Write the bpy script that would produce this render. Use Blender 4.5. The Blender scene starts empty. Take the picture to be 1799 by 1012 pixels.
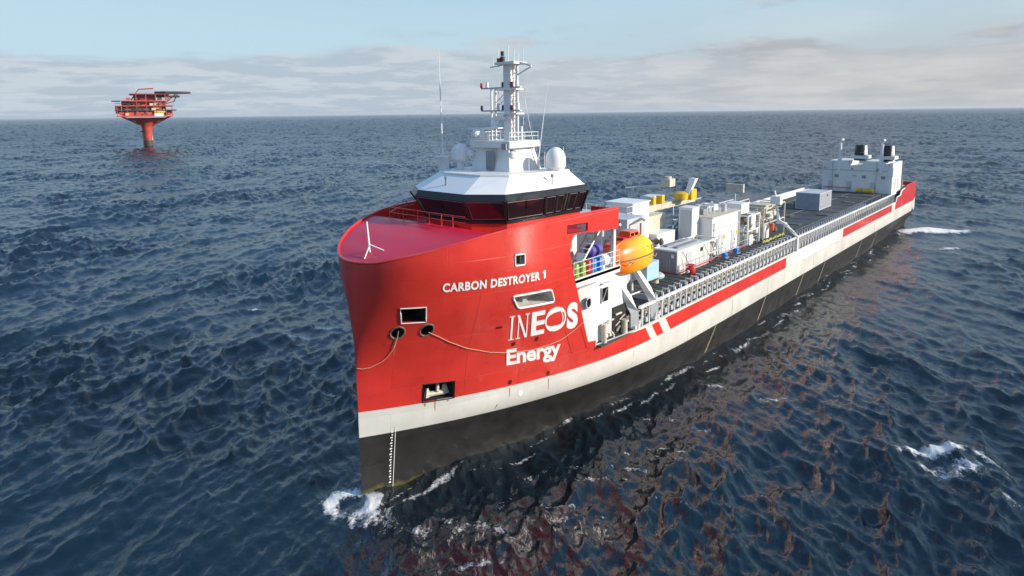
import bpy, bmesh, math, random
import numpy as np
from mathutils import Vector, Matrix
from mathutils.geometry import delaunay_2d_cdt
random.seed(7)
R = math.radians
scene = bpy.context.scene
COL = scene.collection

# Ship frame used while authoring: x metres aft of the stem, y metres to port, z metres above the sea.
def V(x, y, z): return (x, -y, z)

# ------------------------------------------------------------------ camera
cam_d = bpy.data.cameras.new('camera'); cam = bpy.data.objects.new('camera', cam_d); COL.objects.link(cam)
CAM = V(-20.39, 30.0, 22.0)
yaw = R(41.548); pitch = R(8.265); roll = R(0.669)
fwd = Vector((math.cos(yaw), math.sin(yaw), 0)); right = Vector((math.sin(yaw), -math.cos(yaw), 0))
look = fwd * math.cos(pitch) - Vector((0, 0, 1)) * math.sin(pitch)
up = right.cross(look)
r2 = right * math.cos(roll) - up * math.sin(roll); u2 = up * math.cos(roll) + right * math.sin(roll)
m = Matrix((r2, u2, -look)).transposed().to_4x4(); m.translation = CAM
cam.matrix_world = m
cam_d.sensor_width = 36; cam_d.lens = 36 * 1138.06 / 1799; cam_d.shift_y = -142.4 / 1799; cam_d.shift_x = 1.66 / 1799
cam_d.clip_start = 0.5; cam_d.clip_end = 120000
scene.camera = cam

# ------------------------------------------------------------------ sky, sun, exposure
SUN_EL = R(21)
sd = Vector((0.44, -0.90, 0)).normalized()                 # horizontal direction towards the sun
world = bpy.data.worlds.new('World'); scene.world = world; world.use_nodes = True
nt = world.node_tree; N = nt.nodes; L = nt.links; N.clear()
def nd(t, **kw):
    n = N.new(t)
    for k, v in kw.items(): setattr(n, k, v)
    return n
out = nd('ShaderNodeOutputWorld'); bg = nd('ShaderNodeBackground'); bg.inputs['Strength'].default_value = 0.1
sky = nd('ShaderNodeTexSky', sky_type='NISHITA', sun_disc=False, sun_elevation=SUN_EL, sun_rotation=math.atan2(sd.x, sd.y), air_density=1.0, dust_density=1.6, ozone_density=1.2)
tc = nd('ShaderNodeTexCoord'); sep = nd('ShaderNodeSeparateXYZ'); L.new(tc.outputs['Generated'], sep.inputs[0])
def math_n(op, a, b=None, c=None, clamp=False):
    n = nd('ShaderNodeMath', operation=op, use_clamp=clamp)
    for i, s in enumerate((a, b, c)):
        if s is None: continue
        if hasattr(s, 'links'): L.new(s, n.inputs[i])
        else: n.inputs[i].default_value = s
    return n.outputs[0]
def mixc(f, a, b):
    n = nd('ShaderNodeMix', data_type='RGBA')
    for s, i in ((f, n.inputs[0]), (a, n.inputs[6]), (b, n.inputs[7])):
        if hasattr(s, 'links'): L.new(s, i)
        elif isinstance(s, (tuple, list)): i.default_value = (*s, 1)
        else: i.default_value = s
    return n.outputs[2]
def mapr(v, a, b, c=0., d=1., smooth=True):
    n = nd('ShaderNodeMapRange', interpolation_type='SMOOTHSTEP' if smooth else 'LINEAR')
    L.new(v, n.inputs[0])
    for i, s in enumerate((a, b, c, d)): n.inputs[i + 1].default_value = s
    return n.outputs[0]
Z = sep.outputs['Z']
# cloud coordinates: a flat layer seen in perspective, softened near the horizon
den = math_n('ADD', math_n('MAXIMUM', Z, 0.0), 0.10)
cx = math_n('DIVIDE', sep.outputs['X'], den); cy = math_n('DIVIDE', sep.outputs['Y'], den)
comb = nd('ShaderNodeCombineXYZ'); L.new(cx, comb.inputs[0]); L.new(cy, comb.inputs[1])
def noise(scale, detail, rough, off=(0, 0, 0), vec=None):
    mp = nd('ShaderNodeMapping'); L.new(vec or comb.outputs[0], mp.inputs[0]); mp.inputs['Location'].default_value = off
    n = nd('ShaderNodeTexNoise'); n.inputs['Scale'].default_value = scale; n.inputs['Detail'].default_value = detail; n.inputs['Roughness'].default_value = rough
    L.new(mp.outputs[0], n.inputs['Vector']); return n.outputs['Fac']
n1 = noise(0.55, 7, 0.55, (3.2, 1.7, 0)); n2 = noise(1.5, 6, 0.6, (8.1, 4.4, 0)); n4 = noise(0.8, 7, 0.55, (5.3, 2.2, 0))
# haze bank that lies along the whole horizon, its upper edge uneven
edge = math_n('ADD', math_n('MULTIPLY_ADD', n1, 0.11, 0.018), math_n('MULTIPLY', n2, 0.035))
band = mapr(math_n('SUBTRACT', edge, Z), -0.006, 0.012)
clear = mixc(mapr(Z, 0.10, 0.42), (4.5, 6.3, 7.4), (1.5, 3.4, 6.6))
base = mixc(0.85, sky.outputs[0], clear)
bank = mixc(mapr(n2, 0.45, 0.58), (3.9, 4.6, 5.3), (5.0, 5.55, 6.1))
c1 = mixc(math_n('MULTIPLY', band, 0.92), base, bank)
# thin grey cloud streaks and a warm tint towards the sunny side
st = mapr(n4, 0.50, 0.64); wmask = nd('ShaderNodeVectorMath', operation='DOT_PRODUCT'); L.new(tc.outputs['Generated'], wmask.inputs[0]); wmask.inputs[1].default_value = (sd.x, sd.y, 0)
wisps = math_n('MULTIPLY', math_n('MULTIPLY', math_n('MULTIPLY', st, mapr(wmask.outputs['Value'], -0.55, -0.15)), mapr(Z, 0.05, 0.09)), 0.95)
c2 = mixc(wisps, c1, mixc(mapr(n2, 0.42, 0.6), (3.3, 3.65, 4.3), (5.1, 5.3, 5.6)))
warmdir = nd('ShaderNodeVectorMath', operation='DOT_PRODUCT'); L.new(tc.outputs['Generated'], warmdir.inputs[0]); warmdir.inputs[1].default_value = (sd.x, sd.y, 0)
warm = math_n('MULTIPLY', mapr(warmdir.outputs['Value'], -0.55, 0.35), mapr(Z, 0.22, 0.0))
c3 = mixc(math_n('MULTIPLY', warm, 0.8), c2, mixc(mapr(n1, 0.42, 0.6), (4.3, 4.2, 4.25), (5.6, 5.3, 5.15)))
L.new(c3, bg.inputs['Color']); L.new(bg.outputs[0], out.inputs[0])

sun_d = bpy.data.lights.new('sun', 'SUN'); sun_d.energy = 4.7; sun_d.angle = R(0.6); sun_d.color = (1.0, 0.92, 0.80)
sun = bpy.data.objects.new('sun', sun_d); COL.objects.link(sun)
sv = Vector((sd.x * math.cos(SUN_EL), sd.y * math.cos(SUN_EL), math.sin(SUN_EL)))
sun.rotation_euler = sv.to_track_quat('Z', 'Y').to_euler()
sun.location = (0, 0, 200)
vs = scene.view_settings; vs.view_transform = 'Standard'; vs.look = 'None'; vs.exposure = 0.25; vs.gamma = 1.0; vs.use_curve_mapping = False
scene.render.engine = 'CYCLES'

# ------------------------------------------------------------------ materials
MATS = {}
def mat(name, col, rough=0.5, metal=0.0, var=0.10, bump=0.0, scale=1.5, coat=0.0, streak=0.0, streak_col=(0.25, 0.13, 0.06), spec=0.5, dirt=0.0):
    if name in MATS: return MATS[name]
    M = bpy.data.materials.new(name); M.use_nodes = True; t = M.node_tree; ns = t.nodes; ls = t.links
    p = ns['Principled BSDF']
    p.inputs['Roughness'].default_value = rough; p.inputs['Metallic'].default_value = metal; p.inputs['Specular IOR Level'].default_value = spec
    p.inputs['Coat Weight'].default_value = coat; p.inputs['Coat Roughness'].default_value = 0.12
    tcn = ns.new('ShaderNodeTexCoord')
    nz = ns.new('ShaderNodeTexNoise'); nz.inputs['Scale'].default_value = scale; nz.inputs['Detail'].default_value = 6; nz.inputs['Roughness'].default_value = 0.6
    ls.new(tcn.outputs['Object'], nz.inputs['Vector'])
    mr = ns.new('ShaderNodeMapRange'); ls.new(nz.outputs['Fac'], mr.inputs[0]); mr.inputs[1].default_value = 0.3; mr.inputs[2].default_value = 0.7; mr.inputs[3].default_value = 1 - var; mr.inputs[4].default_value = 1 + var * 0.6
    mx = ns.new('ShaderNodeMix'); mx.data_type = 'RGBA'; mx.blend_type = 'MULTIPLY'; mx.inputs[0].default_value = 1
    mx.inputs[6].default_value = (*col, 1); ls.new(mr.outputs[0], mx.inputs[7])
    res = mx.outputs[2]
    if streak > 0:
        mp = ns.new('ShaderNodeMapping'); mp.inputs['Scale'].default_value = (1.6, 1.6, 0.11); ls.new(tcn.outputs['Object'], mp.inputs[0])
        n2_ = ns.new('ShaderNodeTexNoise'); n2_.inputs['Scale'].default_value = 2.0; n2_.inputs['Detail'].default_value = 7; n2_.inputs['Roughness'].default_value = 0.7
        ls.new(mp.outputs[0], n2_.inputs['Vector'])
        m2 = ns.new('ShaderNodeMapRange'); ls.new(n2_.outputs['Fac'], m2.inputs[0]); m2.inputs[1].default_value = 0.56; m2.inputs[2].default_value = 0.78; m2.inputs[3].default_value = 0; m2.inputs[4].default_value = streak
        x2 = ns.new('ShaderNodeMix'); x2.data_type = 'RGBA'; ls.new(m2.outputs[0], x2.inputs[0]); ls.new(res, x2.inputs[6]); x2.inputs[7].default_value = (*streak_col, 1)
        res = x2.outputs[2]
    ls.new(res, p.inputs['Base Color'])
    mr3 = ns.new('ShaderNodeMapRange'); ls.new(nz.outputs['Fac'], mr3.inputs[0]); mr3.inputs[1].default_value = 0.3; mr3.inputs[2].default_value = 0.7; mr3.inputs[3].default_value = max(0.02, rough * 0.8); mr3.inputs[4].default_value = min(1, rough * 1.25)
    ls.new(mr3.outputs[0], p.inputs['Roughness'])
    if bump > 0:
        b = ns.new('ShaderNodeBump'); b.inputs['Strength'].default_value = bump; b.inputs['Distance'].default_value = 0.05
        ls.new(nz.outputs['Fac'], b.inputs['Height']); ls.new(b.outputs[0], p.inputs['Normal'])
    MATS[name] = M
    return M
HULLRED = mat('hull red paint', (0.66, 0.038, 0.026), 0.30, var=0.16, scale=0.45, bump=0.35, coat=0.35, streak=0.32, streak_col=(0.52, 0.12, 0.08))
DECKRED = mat('glossy red deck paint', (0.70, 0.011, 0.042), 0.36, var=0.14, scale=0.7, bump=0.05, coat=0.10)
HULLWHITE = mat('hull off white paint', (0.66, 0.64, 0.58), 0.42, var=0.10, scale=0.5, bump=0.08, streak=0.28, streak_col=(0.36, 0.28, 0.17))
BRIGHTWHITE = mat('fresh white paint', (0.80, 0.79, 0.77), 0.40, var=0.05, scale=0.8, streak=0.06)
WHITE = mat('white ship paint', (0.76, 0.75, 0.71), 0.42, var=0.08, scale=1.2, bump=0.04, streak=0.14, streak_col=(0.42, 0.30, 0.18))
CREAM = mat('cream machinery paint', (0.60, 0.54, 0.42), 0.5, var=0.25, scale=2.5, bump=0.1)
BOOT = mat('dark bottom paint', (0.024, 0.022, 0.021), 0.5, var=0.22, scale=0.9, bump=0.15, streak=0.35, streak_col=(0.055, 0.05, 0.045))
GREYDECK = mat('dark grey steel deck', (0.055, 0.060, 0.062), 0.75, var=0.35, scale=0.6, bump=0.2)
SLAT = mat('dark deck plank', (0.045, 0.050, 0.048), 0.7, var=0.4, scale=2.0, bump=0.2)
BLACK = mat('black paint', (0.014, 0.014, 0.016), 0.35, var=0.2)
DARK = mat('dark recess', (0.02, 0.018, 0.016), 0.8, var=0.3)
GREY = mat('grey steel', (0.26, 0.27, 0.28), 0.5, var=0.2, scale=2)
LGREY = mat('light grey paint', (0.52, 0.53, 0.55), 0.45, var=0.08, scale=1.0, streak=0.15)
FRONT_SHADE = mat('container front painted as shaded', (0.24, 0.24, 0.27), 0.5, var=0.12, scale=1.0)  # darker grey paints the shade on the white container's forward face
YEL = mat('lifeboat yellow gelcoat', (0.80, 0.47, 0.012), 0.22, var=0.06, coat=0.4)
ORA = mat('lifeboat orange gelcoat', (0.80, 0.12, 0.015), 0.28, var=0.12, coat=0.3)
YEL2 = mat('safety yellow paint', (0.75, 0.46, 0.02), 0.4, var=0.15)
RED2 = mat('signal red paint', (0.55, 0.02, 0.02), 0.4, var=0.15)
BLUE = mat('blue plastic drum', (0.02, 0.20, 0.62), 0.4, var=0.1)
GREEN = mat('green plastic drum', (0.25, 0.38, 0.06), 0.4, var=0.1)
LBLUE = mat('pale blue panel', (0.40, 0.58, 0.68), 0.4, var=0.1)
PURPLE = mat('violet fabric cover', (0.10, 0.08, 0.35), 0.6, var=0.2)
ROPE = mat('pale rope', (0.62, 0.42, 0.28), 0.8, var=0.2)
GLASS = mat('bridge window glass', (0.010, 0.011, 0.013), 0.03, var=0.1, spec=0.9)
GASKET = mat('grey window gasket', (0.30, 0.28, 0.26), 0.4)
LETTER = mat('white lettering', (0.82, 0.81, 0.79), 0.4, var=0.04)
OLIVE = mat('weathered steel', (0.16, 0.14, 0.10), 0.7, var=0.4, scale=3)
PLATRED = mat('platform red paint', (0.50, 0.075, 0.05), 0.5, var=0.3, scale=0.25)
PLATDARK = mat('platform dark steel', (0.06, 0.05, 0.045), 0.6, var=0.4, scale=0.3)
PLATMAR = mat('platform maroon paint', (0.24, 0.03, 0.04), 0.5, var=0.3, scale=0.3)
PLATCREAM = mat('platform cream cladding', (0.62, 0.52, 0.34), 0.5, var=0.2, scale=0.3)

# strakes of plating: faint joints and plates painted at different times
def add_plates(M, dv, w=3.1, h=1.55):
    t = M.node_tree; ns = t.nodes; ls = t.links; p = ns['Principled BSDF']; src = p.inputs['Base Color'].links[0].from_socket
    tcn = ns.new('ShaderNodeTexCoord'); sp = ns.new('ShaderNodeSeparateXYZ'); cb = ns.new('ShaderNodeCombineXYZ'); ls.new(tcn.outputs['Object'], sp.inputs[0]); ls.new(sp.outputs['X'], cb.inputs[0]); ls.new(sp.outputs['Z'], cb.inputs[1])
    br = ns.new('ShaderNodeTexBrick'); ls.new(cb.outputs[0], br.inputs['Vector']); br.inputs['Scale'].default_value = 1.0; br.inputs['Mortar Size'].default_value = 0.014; br.inputs['Mortar Smooth'].default_value = 0.6; br.inputs['Brick Width'].default_value = w; br.inputs['Row Height'].default_value = h
    br.inputs['Color1'].default_value = (1 - dv, 1 - dv, 1 - dv, 1); br.inputs['Color2'].default_value = (1 + dv * .6, 1 + dv * .6, 1 + dv * .6, 1); br.inputs['Mortar'].default_value = (1 - dv * 1.6,) * 3 + (1,)
    x = ns.new('ShaderNodeMix'); x.data_type = 'RGBA'; x.blend_type = 'MULTIPLY'; x.inputs[0].default_value = 1; ls.new(src, x.inputs[6]); ls.new(br.outputs['Color'], x.inputs[7]); ls.new(x.outputs[2], p.inputs['Base Color'])
    b = ns.new('ShaderNodeBump'); b.invert = True; b.inputs['Strength'].default_value = 0.35; b.inputs['Distance'].default_value = 0.03; ls.new(br.outputs['Fac'], b.inputs['Height'])
    if p.inputs['Normal'].links: ls.new(p.inputs['Normal'].links[0].from_socket, b.inputs['Normal'])
    ls.new(b.outputs[0], p.inputs['Normal'])
add_plates(HULLRED, 0.06); add_plates(HULLWHITE, 0.05); add_plates(BOOT, 0.16)
# algae along the waterline of the dark bottom paint
def add_algae(M):
    t = M.node_tree; ns = t.nodes; ls = t.links; p = ns['Principled BSDF']; src = p.inputs['Base Color'].links[0].from_socket
    tcn = ns.new('ShaderNodeTexCoord'); sp = ns.new('ShaderNodeSeparateXYZ'); ls.new(tcn.outputs['Object'], sp.inputs[0])
    nz = ns.new('ShaderNodeTexNoise'); nz.inputs['Scale'].default_value = 1.3; nz.inputs['Detail'].default_value = 8; ls.new(tcn.outputs['Object'], nz.inputs['Vector'])
    h = ns.new('ShaderNodeMath'); h.operation = 'MULTIPLY_ADD'; ls.new(nz.outputs['Fac'], h.inputs[0]); h.inputs[1].default_value = -1.0; sx_ = ns.new('ShaderNodeMath'); sx_.operation = 'MULTIPLY_ADD'; ls.new(sp.outputs['X'], sx_.inputs[0]); sx_.inputs[1].default_value = 0.06; ls.new(sp.outputs['Z'], sx_.inputs[2]); ls.new(sx_.outputs[0], h.inputs[2])
    mr = ns.new('ShaderNodeMapRange'); ls.new(h.outputs[0], mr.inputs[0]); mr.inputs[1].default_value = -0.25; mr.inputs[2].default_value = -0.5; mr.inputs[3].default_value = 0; mr.inputs[4].default_value = 0.6
    x = ns.new('ShaderNodeMix'); x.data_type = 'RGBA'; ls.new(mr.outputs[0], x.inputs[0]); ls.new(src, x.inputs[6]); x.inputs[7].default_value = (0.13, 0.115, 0.02, 1)
    ls.new(x.outputs[2], p.inputs['Base Color'])
add_algae(BOOT)

# ------------------------------------------------------------------ mesh helpers
class MB:
    def __init__(s): s.v = []; s.f = []; s.mi = []; s.mats = []; s.cur = 0
    def use(s, m):
        if m not in s.mats: s.mats.append(m)
        s.cur = s.mats.index(m); return s
    def add(s, vs, fs):
        o = len(s.v); s.v += [tuple(p) for p in vs]
        for f in fs: s.f.append(tuple(i + o for i in f)); s.mi.append(s.cur)
        return s
    def box(s, x0, x1, y0, y1, z0, z1):
        return s.add([(x0, y0, z0), (x1, y0, z0), (x1, y1, z0), (x0, y1, z0), (x0, y0, z1), (x1, y0, z1), (x1, y1, z1), (x0, y1, z1)],
                     [(0, 3, 2, 1), (4, 5, 6, 7), (0, 1, 5, 4), (1, 2, 6, 5), (2, 3, 7, 6), (3, 0, 4, 7)])
    def loft(s, rings, cap=True, closed=True):
        n = len(rings[0]); vs = [p for r in rings for p in r]; fs = []
        for i in range(len(rings) - 1):
            for j in range(n if closed else n - 1):
                k = (j + 1) % n
                fs.append((i * n + j, i * n + k, (i + 1) * n + k, (i + 1) * n + j))
        if cap: fs += [tuple(range(n - 1, -1, -1)), tuple(range((len(rings) - 1) * n, len(rings) * n))]
        return s.add(vs, fs)
    def tube(s, path, r, n=8, cap=True):
        P = [Vector(p) for p in path]; rings = []
        for i, p in enumerate(P):
            a = P[max(0, i - 1)]; b = P[min(len(P) - 1, i + 1)]
            d = (b - a).normalized(); ref = Vector((0, 0, 1)) if abs(d.z) < 0.9 else Vector((1, 0, 0))
            e1 = d.cross(ref).normalized(); e2 = d.cross(e1)
            rr = r[i] if isinstance(r, (list, tuple)) else r
            rings.append([tuple(p + e1 * (rr * math.cos(2 * math.pi * k / n)) + e2 * (rr * math.sin(2 * math.pi * k / n))) for k in range(n)])
        return s.loft(rings, cap)
    def cyl(s, x, y, z0, z1, r0, r1=None, n=16):
        return s.lathe(x, y, [(z0, r0), (z1, r0 if r1 is None else r1)], n)
    def lathe(s, x, y, prof, n=16):
        return s.loft([[(x + r * math.cos(2 * math.pi * k / n), y + r * math.sin(2 * math.pi * k / n), z) for k in range(n)] for z, r in prof])
    def dome(s, x, y, z, r, h, n=20):
        return s.lathe(x, y, [(z, r * 0.8), (z + h * .12, r)] + [(z + h * (.45 + .55 * math.sin(a)), max(.01, r * math.cos(a))) for a in [i * math.pi / 16 for i in range(0, 9)]], n)
    def prism(s, pts, z0, z1): return s.loft([[(x, y, z0) for x, y in pts], [(x, y, z1) for x, y in pts]])
    def build(s, name, material=None, parent=None, smooth=False, off=None, recalc=True, angle=35):
        o0 = off if off is not None else (ORIG.get(parent.name, (0, 0, 0)) if parent else (0, 0, 0))
        me = bpy.data.meshes.new(name)
        me.from_pydata([(x - o0[0], -(y - o0[1]), z - o0[2]) for x, y, z in s.v], [], s.f)
        ms = [material] if material else s.mats
        for q in ms: me.materials.append(q)
        if not material: me.polygons.foreach_set('material_index', s.mi)
        if recalc:
            bm = bmesh.new(); bm.from_mesh(me); bmesh.ops.recalc_face_normals(bm, faces=bm.faces); bm.to_mesh(me); bm.free()
        if smooth:
            me.polygons.foreach_set('use_smooth', [True] * len(me.polygons))
            me.set_sharp_from_angle(angle=R(angle))
        me.update()
        ob = bpy.data.objects.new(name, me); COL.objects.link(ob)
        if parent: ob.parent = parent; ORIG[ob.name] = o0
        else: ob.location = V(*o0)
        return ob
ORIG = {}
def tag(o, label, cat, group=None):
    o['label'] = label; o['category'] = cat
    if group: o['group'] = group
    return o
def thing(name, loc, label, cat, group=None):
    o = bpy.data.objects.new(name, None); COL.objects.link(o); o.location = V(*loc); o.empty_display_size = 0.5
    ORIG[o.name] = loc
    return tag(o, label, cat, group)
def put(ob, name, loc, parent, orig):
    "a copy that shares mesh data; loc is in the ship frame"
    c = ob.copy(); c.name = name; COL.objects.link(c); c.parent = parent; c.location = V(loc[0] - orig[0], loc[1] - orig[1], loc[2] - orig[2]); return c

# ------------------------------------------------------------------ sea
def ocean_tile(n, size, peak, direction, lmin, lmax, sigma, seed, spread=2, slope=3.6, second=0.3):
    rs = np.random.RandomState(seed)
    k1 = np.fft.fftfreq(n, d=size / n) * 2 * np.pi
    kx, ky = np.meshgrid(k1, k1, indexing='ij'); k = np.hypot(kx, ky); k[0, 0] = 1
    kp = 2 * np.pi / peak; lam = 2 * np.pi / k
    c = np.cos(np.arctan2(ky, kx) - direction)
    c2 = np.cos(np.arctan2(ky, kx) - direction - R(78))
    P = k ** -slope * np.exp(-1.1 * (kp / k) ** 2) * (np.abs(c) ** spread + second * np.abs(c2) ** spread + 0.06)
    P = P * (lam <= lmax) * (lam >= lmin); P[0, 0] = 0
    H = (rs.randn(n, n) + 1j * rs.randn(n, n)) * np.sqrt(P)
    h = np.fft.ifft2(H).real; s = sigma / h.std(); H = H * s; h = h * s
    dx = np.fft.ifft2(1j * kx / k * H).real; dy = np.fft.ifft2(1j * ky / k * H).real
    jxx = np.fft.ifft2(-kx * kx / k * H).real; jyy = np.fft.ifft2(-ky * ky / k * H).real; jxy = np.fft.ifft2(-kx * ky / k * H).real
    return dict(n=n, size=size, h=h, dx=dx, dy=dy, jxx=jxx, jyy=jyy, jxy=jxy)
def sample(T, keys, x, y, ang=0.0):
    c, s = math.cos(ang), math.sin(ang); xx = (x * c + y * s) / T['size'] * T['n']; yy = (-x * s + y * c) / T['size'] * T['n']
    i0 = np.floor(xx).astype(np.int64); j0 = np.floor(yy).astype(np.int64); fx = xx - i0; fy = yy - j0; n = T['n']
    i0 %= n; j0 %= n; i1 = (i0 + 1) % n; j1 = (j0 + 1) % n; res = []
    for kk in keys:
        A = T[kk]; res.append(A[i0, j0] * (1 - fx) * (1 - fy) + A[i1, j0] * fx * (1 - fy) + A[i0, j1] * (1 - fx) * fy + A[i1, j1] * fx * fy)
    return res
def ground(px, py): return np.array([px, -py])
def build_sea():
    A = ocean_tile(1024, 190.0, 13.0, R(128), 0.7, 70.0, 0.25, 3, 4, 3.25, 0.0)
    B = ocean_tile(512, 37.0, 2.2, R(120), 0.20, 2.6, 0.037, 5, 2, 3.0, 0.0)
    C = ocean_tile(256, 640.0, 36.0, R(150), 22.0, 120.0, 0.16, 8, 6, 3.5, 0.0); D = ocean_tile(256, 700.0, 90.0, R(20), 24.0, 260.0, 1.0, 9, 0, 2.6, 0.0)
    a0 = math.degrees(yaw)
    angs = np.concatenate([np.arange(a0 - 50, a0 + 50, 0.115), np.linspace(a0 + 50, a0 + 310, 60, endpoint=False)])
    rad = [13.0]
    while rad[-1] < 9000: rad.append(rad[-1] * (1.0064 if rad[-1] < 3000 else 1.013))
    rad = np.array(rad + [12000, 18000, 30000])
    na, nr = len(angs), len(rad)
    a = np.radians(angs)[None, :]; r = rad[:, None]
    x = (CAM[0] + r * np.cos(a)).ravel(); y = (CAM[1] + r * np.sin(a)).ravel(); rr = np.repeat(rad, na)
    fa = np.clip((9000 - rr) / 3000, 0, 1) * (1 + np.clip((rr - 250) / 900, 0, 4.0)); fb = np.clip((220 - rr) / 150, 0, 1)
    coarse = (np.tile(np.arange(na), nr) >= na - 60); fa = fa * np.where(coarse, 0.0, 1.0); fb = fb * np.where(coarse, 0, 1)
    # broad patches of rougher and calmer water
    pat = 1.0
    h, dx, dy, jxx, jyy, jxy = sample(A, ('h', 'dx', 'dy', 'jxx', 'jyy', 'jxy'), x, y)
    swell, = sample(C, ('h',), x, y, 0.2); gust, = sample(D, ('h',), x, y); gust = np.clip(0.92 + 0.28 * gust, 0.58, 1.45)
    hb_, bx, by = sample(B, ('h', 'dx', 'dy'), x, y, 0.35)
    lamb = 0.8
    # calmer right against the hull
    ys = -y
    along = np.clip((x + 22) / 14, 0, 1) * np.clip((132 - x) / 10, 0, 1); along = along * along * (3 - 2 * along)
    near = 1 - np.clip((np.abs(ys) - 5.0) / 8.0, 0, 1); shel = np.where(ys > 0, 1 - np.clip((ys - 5) / 36, 0, 1), 0) * .56
    lee = 1 - along * np.maximum(near * .65, shel * 1.15)
    z = fa * (h * gust + swell) * lee + fb * hb_ * gust * (.4 + .6 * lee)
    jac = (1 + lamb * jxx) * (1 + lamb * jyy) - (lamb * jxy) ** 2
    foam = np.clip((0.28 - jac) * 2.0, 0, 0.58) * (rr < 400) * lee * np.where(coarse, 0, 1)
    def spot(px, py, sx, sy, ang, amt, dz=0.0):
        nonlocal foam, z
        c, s = math.cos(R(ang)), math.sin(R(ang)); u = (x - px) * c + (ys - py) * s; v = -(x - px) * s + (ys - py) * c
        g = np.exp(-0.5 * ((u / sx) ** 2 + (v / sy) ** 2)); foam = np.maximum(foam, amt * g); z = z + dz * g
    rs_ = random.Random(12); hb_wl = lambda q: 5.75 * (1 - (1 - min(1, q / 45)) ** 2.4)
    # the curl of water thrown up by the stem
    d = np.hypot(x + 0.9, ys - 0.3); ring = np.exp(-0.5 * ((d - 1.2) / 0.55) ** 2); ring *= 0.86 + 0.14 * np.sin(np.arctan2(ys - 0.3, x + 0.9) * 2 - 0.6) ; foam = np.maximum(foam, 1.12 * ring); z = z + 0.07 * ring
    spot(-1.3, 2.0, 2.0, 1.2, 50, 0.78); spot(-0.4, 4.9, 2.2, .7, 60, 0.70); spot(2.1, 7.2, 2.6, .8, 45, 0.68); spot(5.2, 6.9, 2.6, .9, 20, 0.50)
    spot(7.6, 6.2, 2.2, .8, 15, 0.56); spot(15, 6.2, 5, .7, 10, 0.46); spot(23, 6.5, 3.0, 0.5, 5, 0.55)
    for i_ in range(44):
        xx = 1.0 + i_ * 2.2 + rs_.uniform(-1, 1); spot(xx, float(hb_wl(xx)) + rs_.uniform(.1, 2.2), rs_.uniform(1.2, 3.0), rs_.uniform(.12, .38), rs_.uniform(-8, 14), rs_.uniform(.66, .94))
    for i_ in range(26): spot(rs_.uniform(-7, 30), rs_.uniform(5.5, 17), rs_.uniform(1.0, 2.6), rs_.uniform(.15, .4), rs_.uniform(35, 65), rs_.uniform(.58, .80))
    # breaking crest off the port bow, wash at the stern, small whitecaps
    spot(26.6, 24.6, 2.8, 0.55, 42, 1.05, 0.35); spot(25.0, 25.8, 2.6, 1.3, 42, 0.74, 0.0); spot(27.9, 27.0, 0.5, 2.0, 30, 0.9, 0.15); spot(23.0, 28.6, 1.0, .7, 30, 0.66, .1)
    spot(112.5, 8.5, 4.5, 1.3, 20, 1.4, 0.5); spot(115, 11.5, 5.5, 1.6, 45, 1.4, 0.5); spot(99.5, 15.2, 2.0, .9, 40, 1.0, 0.2); spot(97, 13.5, 1.2, .4, 40, 0.7)
    spot(15.7, -27.9, 2.6, .5, 55, 0.92, .15); spot(12.3, -27.3, 2.6, .6, 50, 0.82, .1); spot(14, -40, 0.9, .5, 30, 0.9, .1); spot(7, -14, 2.2, .3, 50, .8); spot(28, -34, 1.2, .3, 40, .8); spot(3, -12, .8, .4, 0, 0.6); spot(16, 19, 2.5, .5, 60, .56, .1)
    spot(11, 14, 3, .5, 75, .52, .1); spot(37, 15, 4, .6, 20, .55); spot(60, 11, 7, .5, 5, .55); spot(34, 34, 1.5, .5, 30, .6)
    x2 = x + lamb * np.minimum(fa, 1) * dx * lee + 0.7 * lamb * fb * bx; y2 = y + lamb * np.minimum(fa, 1) * dy * lee + 0.7 * lamb * fb * by
    co = np.stack([x2, y2, z], 1).astype(np.float32)
    co = np.vstack([co, [[CAM[0], CAM[1], 0]]]).astype(np.float32); foam = np.append(foam, 0).astype(np.float32)
    i = np.arange(nr - 1)[:, None] * na; j = np.arange(na)[None, :]; k = (j + 1) % na
    quads = np.stack([i + j, i + na + j, i + na + k, i + k], -1).reshape(-1, 4)      # (r,a),(r+1,a),(r+1,a+1),(r,a+1): normal up
    c = len(co) - 1; jj = np.arange(na); tri = np.stack([np.full(na, c), jj, (jj + 1) % na], -1)
    me = bpy.data.meshes.new('sea'); me.vertices.add(len(co)); me.vertices.foreach_set('co', co.ravel())
    nl = quads.size + tri.size; me.loops.add(nl); me.loops.foreach_set('vertex_index', np.concatenate([quads.ravel(), tri.ravel()]).astype(np.int32))
    npoly = len(quads) + len(tri); me.polygons.add(npoly)
    st = np.concatenate([np.arange(len(quads)) * 4, len(quads) * 4 + np.arange(len(tri)) * 3]).astype(np.int32)
    me.polygons.foreach_set('loop_start', st); me.polygons.foreach_set('use_smooth', np.ones(npoly, bool))
    me.update(calc_edges=True); me.validate()
    at = me.attributes.new('foam', 'FLOAT', 'POINT'); at.data.foreach_set('value', foam)
    ro = me.attributes.new('chop', 'FLOAT', 'POINT'); ro.data.foreach_set('value', np.append(np.clip((rr - 60) / 900, 0, 1) ** .6, 0).astype(np.float32))
    o = bpy.data.objects.new('sea', me); COL.objects.link(o); o['kind'] = 'structure'; o['label'] = 'dark blue choppy open sea reaching the horizon'
    return o
SEA = bpy.data.materials.new('sea water'); SEA.use_nodes = True
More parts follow.
